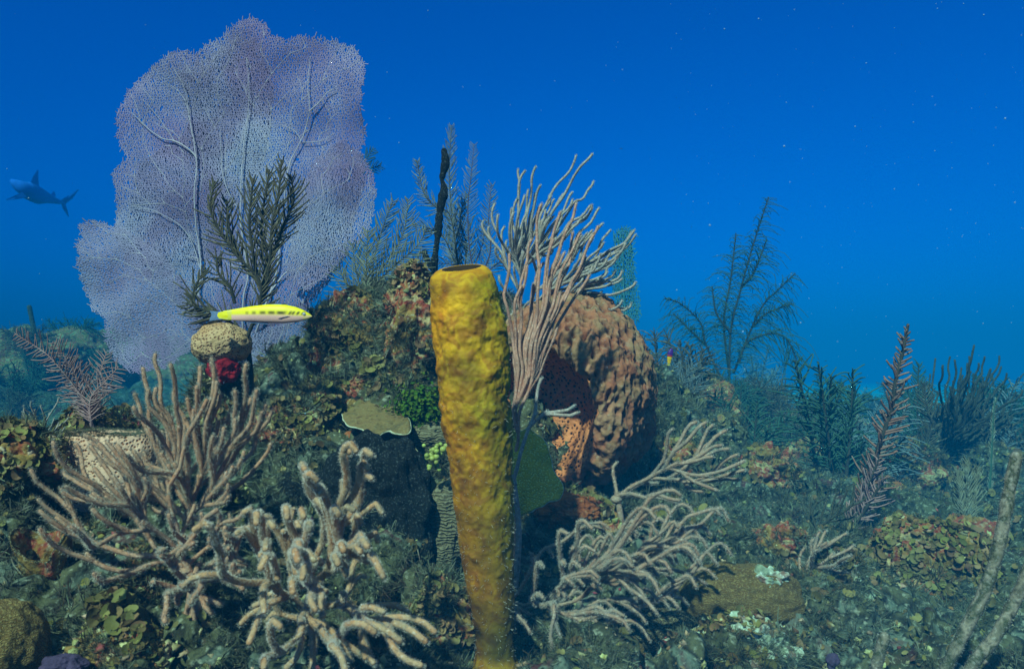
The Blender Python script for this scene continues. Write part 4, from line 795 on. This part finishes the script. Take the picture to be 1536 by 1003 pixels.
m = MB(); q = V.reshape(n, K, 3)[38]; m.tube(np.vstack([q, q[:1]]), .0016 * (1 + .9 * perlin(np.vstack([q, q[:1]]) * 90)), 6, cap=False); m.build('rim', M['tan_coral'], o)
o = thing('bead_algae', 'cluster of pale yellow bead algae left of the yellow sponge', 'algae', at(655, 705, 1.36)); m = MB(); V, F = ICO[2]
for q in range(26):
    c = at(654 + rng.normal() * 8, 686 + rng.normal() * 11, 1.36 + rng.uniform(-.01, .01)); m.add(c + V * rng.uniform(.0035, .006), F)
m.build('beads', M['bead'], o)
o = thing('green_algae', 'bright mossy green algae clump left of the middle of the yellow sponge', 'algae', at(635, 640, 1.6))
m = MB(); cc = at(632, 612, 1.60); q = cc + rng.normal(size=(1500, 3)) * (.028, .02, .022); m.scatter(LV, LF, q, q - cc + (0, -.02, .02), .003 + .003 * rng.random(1500), tilt=.02); m.build('blades', M['green'], o)
TL = [(590,700,1.44,22),(455,610,1.66,20),(520,575,1.66,20)]
for q, (px, py, Y, L_) in enumerate([(490,610,1.62,'pale green round leafy coral knob on the left of the mound'), (560,550,1.68,'pale lobed leafy growth in the middle of the mound'), (545,470,1.84,'leafy growth near the top of the rock column'), (345,745,1.3,'pale green leafy clump right of the upright tan sea rod'), (165,915,.98,'grey green leafy clump in the lower left'), (175,940,.95,'pale tan disc algae near the bottom left')]):
    o = thing('leafy_coral', L_, 'algae', at(px, py + 12, Y)); m = MB(); n_ = 60; c = at(px, py, Y)
    q = c + rng.normal(size=(n_, 3)).clip(-1.3, 1.3) * (.017, .010, .014); m.scatter(LV, LF, q, np.tile((0, -.7, .7), (n_, 1)), .006 + .008 * rng.random(n_), tilt=.45); m.build('blades', M['leaf'], o)

# ---------------------------------------------------------------- animals
def fish(name, label, c, L, Hh, colf, yaw=0, pitch=0, thick=.5, prof=None, cat='fish'):
    o = thing(name, label, cat, c); n, K = 150, 40; u = np.linspace(0, 1, n)
    up = np.interp(u, *zip(*prof['up'])); lo = np.interp(u, *zip(*prof['lo']))
    for _ in range(6): up[1:-1] = (up[:-2] + up[1:-1] + up[2:]) / 3; lo[1:-1] = (lo[:-2] + lo[1:-1] + lo[2:]) / 3
    mid = (up + lo) / 2 * Hh; hh = (up - lo) / 2 * Hh; a = np.arange(K) / K * 2 * np.pi
    X = np.broadcast_to((u * L)[:, None], (n, K)); Yv = hh[:, None] * thick * np.cos(a) * np.clip(np.interp(u, [0, .15, .3, 1], [.25, .6, 1, 1]), 0, 1)[:, None]; Z = mid[:, None] + hh[:, None] * np.sin(a)
    V = np.stack([X, Yv, Z], -1).reshape(-1, 3)
    i, j = np.meshgrid(np.arange(n - 1), np.arange(K), indexing='ij'); j2 = (j + 1) % K; F = np.stack([i * K + j, i * K + j2, (i + 1) * K + j2, (i + 1) * K + j], -1).reshape(-1, 4)
    C = np.array([colf(x / L, z / Hh) for x, z in zip(V[:, 0], V[:, 2])])
    return o, V, F, C
cF = at(335, 472, 1.5); kf = 1.5 / FPX; LF_ = 133 * kf; HF = 29 * kf
def wr(x, z):
    y_ = np.array(c255(255, 218, 0)); p = np.array(c255(255, 182, 166)); d = np.array(c255(34, 18, 3)); e = .02 + .25 * (x - .5) * .15
    t = 1 / (1 + math.exp(-(z - (-.02 - .06 * x)) * 45)); c = p * (1 - t) + y_ * t
    if x > .9: c = y_ * .9 if z > -.03 else p * .6 + y_ * .4
    band = math.exp(-((z - .055) / .085) ** 4)
    s = 0
    for c0, w_, a_ in ((.28, .02, .5), (.36, .024, .65), (.46, .036, .8), (.56, .042, .85), (.665, .05, .95), (.76, .016, .95), (.795, .014, 1.), (.845, .015, 1.), (.90, .018, 1)):
        s = max(s, a_ * math.exp(-((x - c0 - z * .15 * (x > .7)) / w_) ** 4))
    if x > .955 and -.04 < z < .02: s = 0; c = y_ * .85
    c = c * (1 - s * band) + d * s * band
    if x < .10 : c = y_ * .8 + np.array(c255(120, 130, 150)) * .2
    return c
pf = {'up': [(0, .2), (.1, .26), (.3, .40), (.5, .50), (.7, .49), (.82, .38), (.92, .20), (.98, .03), (1, -.06)], 'lo': [(0, -.26), (.1, -.30), (.3, -.40), (.5, -.46), (.7, -.48), (.85, -.38), (.95, -.25), (.99, -.14), (1, -.09)]}
o, V, F, C = fish('fish', 'slim yellow backed wrasse with a pink belly and dark side blotches', cF, LF_, HF, wr, prof=pf)
V[:, 2] += (.04 * np.sin(V[:, 0] / LF_ * 3.1)) * HF
V += cF; m = MB(); m.add(V, F, 0, C); m.build('body', M['fish'], o, col=True)
def finmesh(o, nm, pts, mt, th=.0012, yo=0.):
    pp = np.array([(x, yo, z) for x, z in pts], float); c = pp.mean(0); n = len(pp); m = MB(); V = np.vstack([pp + (0, -th / 2, 0), pp + (0, th / 2, 0), [c + (0, -th, 0)], [c + (0, th, 0)]]); V = V + world_loc(o)
    F = [(2 * n, i, (i + 1) % n) for i in range(n)] + [(2 * n + 1, n + (i + 1) % n, n + i) for i in range(n)]; m.add(V, F); V2 = V.copy()
    m.add(V2, [(i, (i + 1) % n, n + (i + 1) % n, n + i) for i in range(n)]); return m.build(nm, M[mt], o, smooth=False)
h = HF
finmesh(o, 'tail_fin', [(.012, .14 * h), (-.010, .17 * h), (-.0275, .20 * h), (-.024, 0), (-.029, -.32 * h), (-.012, -.26 * h), (.012, -.22 * h)], 'fin')
tfn = finmesh(o, 'tail_base', [(.03, .15 * h), (.004, .19 * h), (-.010, .12 * h), (-.013, -.05 * h), (-.008, -.2 * h), (.008, -.24 * h), (.03, -.2 * h)], 'yellow_fin', .0022)
finmesh(o, 'dorsal_fin', [(LF_ * .25, .30 * h), (LF_ * .4, .46 * h), (LF_ * .55, .555 * h), (LF_ * .68, .56 * h), (LF_ * .70, .50 * h), (LF_ * .5, .44 * h)], 'fin')
finmesh(o, 'dorsal_spot', [(LF_ * .655, .50 * h), (LF_ * .66, .57 * h), (LF_ * .70, .585 * h), (LF_ * .725, .50 * h)], 'blackfin', .0016)
finmesh(o, 'anal_fin', [(LF_ * .2, -.26 * h), (LF_ * .3, -.42 * h), (LF_ * .5, -.50 * h), (LF_ * .5, -.42 * h)], 'fin')
finmesh(o, 'pectoral_fin', [(LF_ * .765, -.06 * h), (LF_ * .70, -.09 * h), (LF_ * .63, -.17 * h), (LF_ * .66, -.19 * h), (LF_ * .72, -.13 * h)], 'pale_fin', .0006, yo=-h * .25)
V0, F0 = ICO[2]; ec = cF + (LF_ * .918, -h * .125, .015 * h + .04 * h * .3)
m = MB(); m.add(ec + V0 * .0032 * (1, .5, 1), F0); eo = m.build('eye', M['eye'], o); m = MB(); m.add(ec + (0, -.0012, 0) + V0 * .0016 * (1, .4, 1), F0); m.build('pupil', M['pupil'], eo)
# royal gramma hanging nose down
cG = at(1003, 545, 2.0); kg = 2.0 / FPX; LG, HG = 25 * kg, 9 * kg
def gr(x, z): return np.array(c255(230, 170, 10)) if x < .42 else (np.array(c255(150, 40, 60)) if x < .55 else np.array(c255(70, 15, 110)))
o, V, F, C = fish('fish', 'tiny purple and yellow fish hovering right of the barrel sponge', cG, LG, HG, gr, prof=pf, thick=.5)
a_ = R(80); V = np.stack([V[:, 0] * math.cos(a_) - V[:, 2] * math.sin(a_), V[:, 1], V[:, 0] * math.sin(a_) + V[:, 2] * math.cos(a_)], 1); V += cG
m = MB(); m.add(V, F, 0, C); m.build('body', M['fish'], o, col=True)
pts = [(x * math.cos(a_) - z * math.sin(a_), x * math.sin(a_) + z * math.cos(a_)) for x, z in [(.002, .002), (-.006, .005), (-.006, -.005), (.002, -.002)]]
finmesh(o, 'tail_fin', pts, 'plate_green')
# two faint specks of fish in the open water
for px, py, Y, lb in ((930, 223, 4., 'tiny dark fish far off in the upper blue water'), (1237, 541, 4.2, 'tiny dark fish far off above the distant bushes')):
    c = at(px, py, Y); o, V, F, C = fish('fish', lb, c, .022, .008, lambda x, z: np.array((.03, .035, .03)), prof=pf); m = MB(); m.add(V + c, F, 0, C); m.build('body', M['fish'], o, col=True)
    finmesh(o, 'tail_fin', [(.002, .001), (-.005, .004), (-.003, 0), (-.005, -.004), (.002, -.001)], 'blackfin')
# reef shark
YS = 6.04; ks = dz(YS) / FPX; cS = at(14, 296, YS)
C_ = smooth_path(ats([(15,270,5.77),(24,276,5.79),(38,284,5.84),(55,292,5.98),(72,297,6.18),(86,302,6.31),(97,303,6.41)], 6.04), .01); n = len(C_); u = np.linspace(0, 1, n)
rv = np.interp(u, [0, .06, .2, .4, .6, .8, 1], [2, 7, 13, 13, 9, 5, 2.2]) * ks; T, A, B = frames(C_); o = thing('shark', 'faint grey reef shark swimming in the blue distance at left', 'shark', cS); m = MB(); K = 24; a = np.arange(K) / K * 2 * np.pi
hv = np.cross(T, (0, 0, 1.)); hv = nrm(hv); vv = np.cross(hv, T); V = C_[:, None] + rv[:, None, None] * (hv[:, None] * np.cos(a)[None, :, None] * .8 + vv[:, None] * np.sin(a)[None, :, None])
i, j = np.meshgrid(np.arange(n - 1), np.arange(K), indexing='ij'); j2 = (j + 1) % K
m.add(V, np.stack([i * K + j, i * K + j2, (i + 1) * K + j2, (i + 1) * K + j], -1).reshape(-1, 4)); m.build('body', M['shark'], o, col=True)
def shfin(nm, pts):
    pp = ats(pts, 6.04); c = pp.mean(0); n = len(pp); m = MB(); V = np.vstack([pp + (0, -.008, 0), pp + (0, .008, 0), [c + (0, -.02, 0)], [c + (0, .02, 0)]])
    F = [(2 * n, i, (i + 1) % n) for i in range(n)] + [(2 * n + 1, n + (i + 1) % n, n + i) for i in range(n)]; m.add(V, F); m.add(V, [(i, (i + 1) % n, n + (i + 1) % n, n + i) for i in range(n)]); m.build(nm, M['shark'], o, smooth=False, col=True)
shfin('dorsal_fin', [(46,276,5.89),(50,265,5.90),(57,255,5.95),(57,266,5.95),(58,280,5.98)])
shfin('pectoral_fin', [(34,288,5.76),(22,294,5.71),(9,300,5.67),(22,299,5.71),(40,296,5.78)])
shfin('tail_fin', [(92,300,6.35),(104,293,6.40),(118,284,6.44),(108,298,6.42),(101,303,6.40),(98,306,6.40)])
shfin('tail_fin', [(92,304,6.35),(98,306,6.40),(101,316,6.41),(103,326,6.44),(95,314,6.40)])
shfin('second_dorsal_fin', [(76,292,6.25),(81,287,6.27),(84,295,6.29)])

# ---------------------------------------------------------------- drifting specks and the water itself
m = MB(); V, F = ICO[1]; N = 650; Yq = rng.uniform(.7, 3.0, N); px = rng.uniform(0, 1536, N); px = np.where(rng.random(N) < .45, 1000 + rng.random(N) * 536, px); py = rng.uniform(0, 640, N)
pos = np.array([at(a_, b_, c_) for a_, b_, c_ in zip(px, py, Yq)])
m.scatter(V, F, pos, rng.normal(size=(N, 3)), .0004 + .0008 * rng.random(N) ** 4); tag(m.build('drifting_specks', M['snow']), 'tiny pale specks drifting in the water', 'plankton', kind='stuff')
bm = MB(); x0, x1, y0, y1, z0, z1 = -62, 62, -12, 62, -3.5, 3.75
bm.add([(x0,y0,z0),(x1,y0,z0),(x1,y1,z0),(x0,y1,z0),(x0,y0,z1),(x1,y0,z1),(x1,y1,z1),(x0,y1,z1)], [(0,3,2,1),(4,5,6,7),(0,1,5,4),(1,2,6,5),(2,3,7,6),(3,0,4,7)])
hm = bpy.data.materials.new('water_haze'); hm.use_nodes = True; t = hm.node_tree; t.nodes.clear(); po = t.nodes.new('ShaderNodeOutputMaterial'); pv = t.nodes.new('ShaderNodeVolumePrincipled')
pv.inputs['Color'].default_value = (.001, .061, .147, 1); pv.inputs['Absorption Color'].default_value = (.0, .51, .687, 1)
pv.inputs['Density'].default_value = .19; pv.inputs['Anisotropy'].default_value = -0.42
t.links.new(pv.outputs[0], po.inputs['Volume'])
tag(bm.build('haze', hm, smooth=False), 'blue water', 'water', kind='stuff')
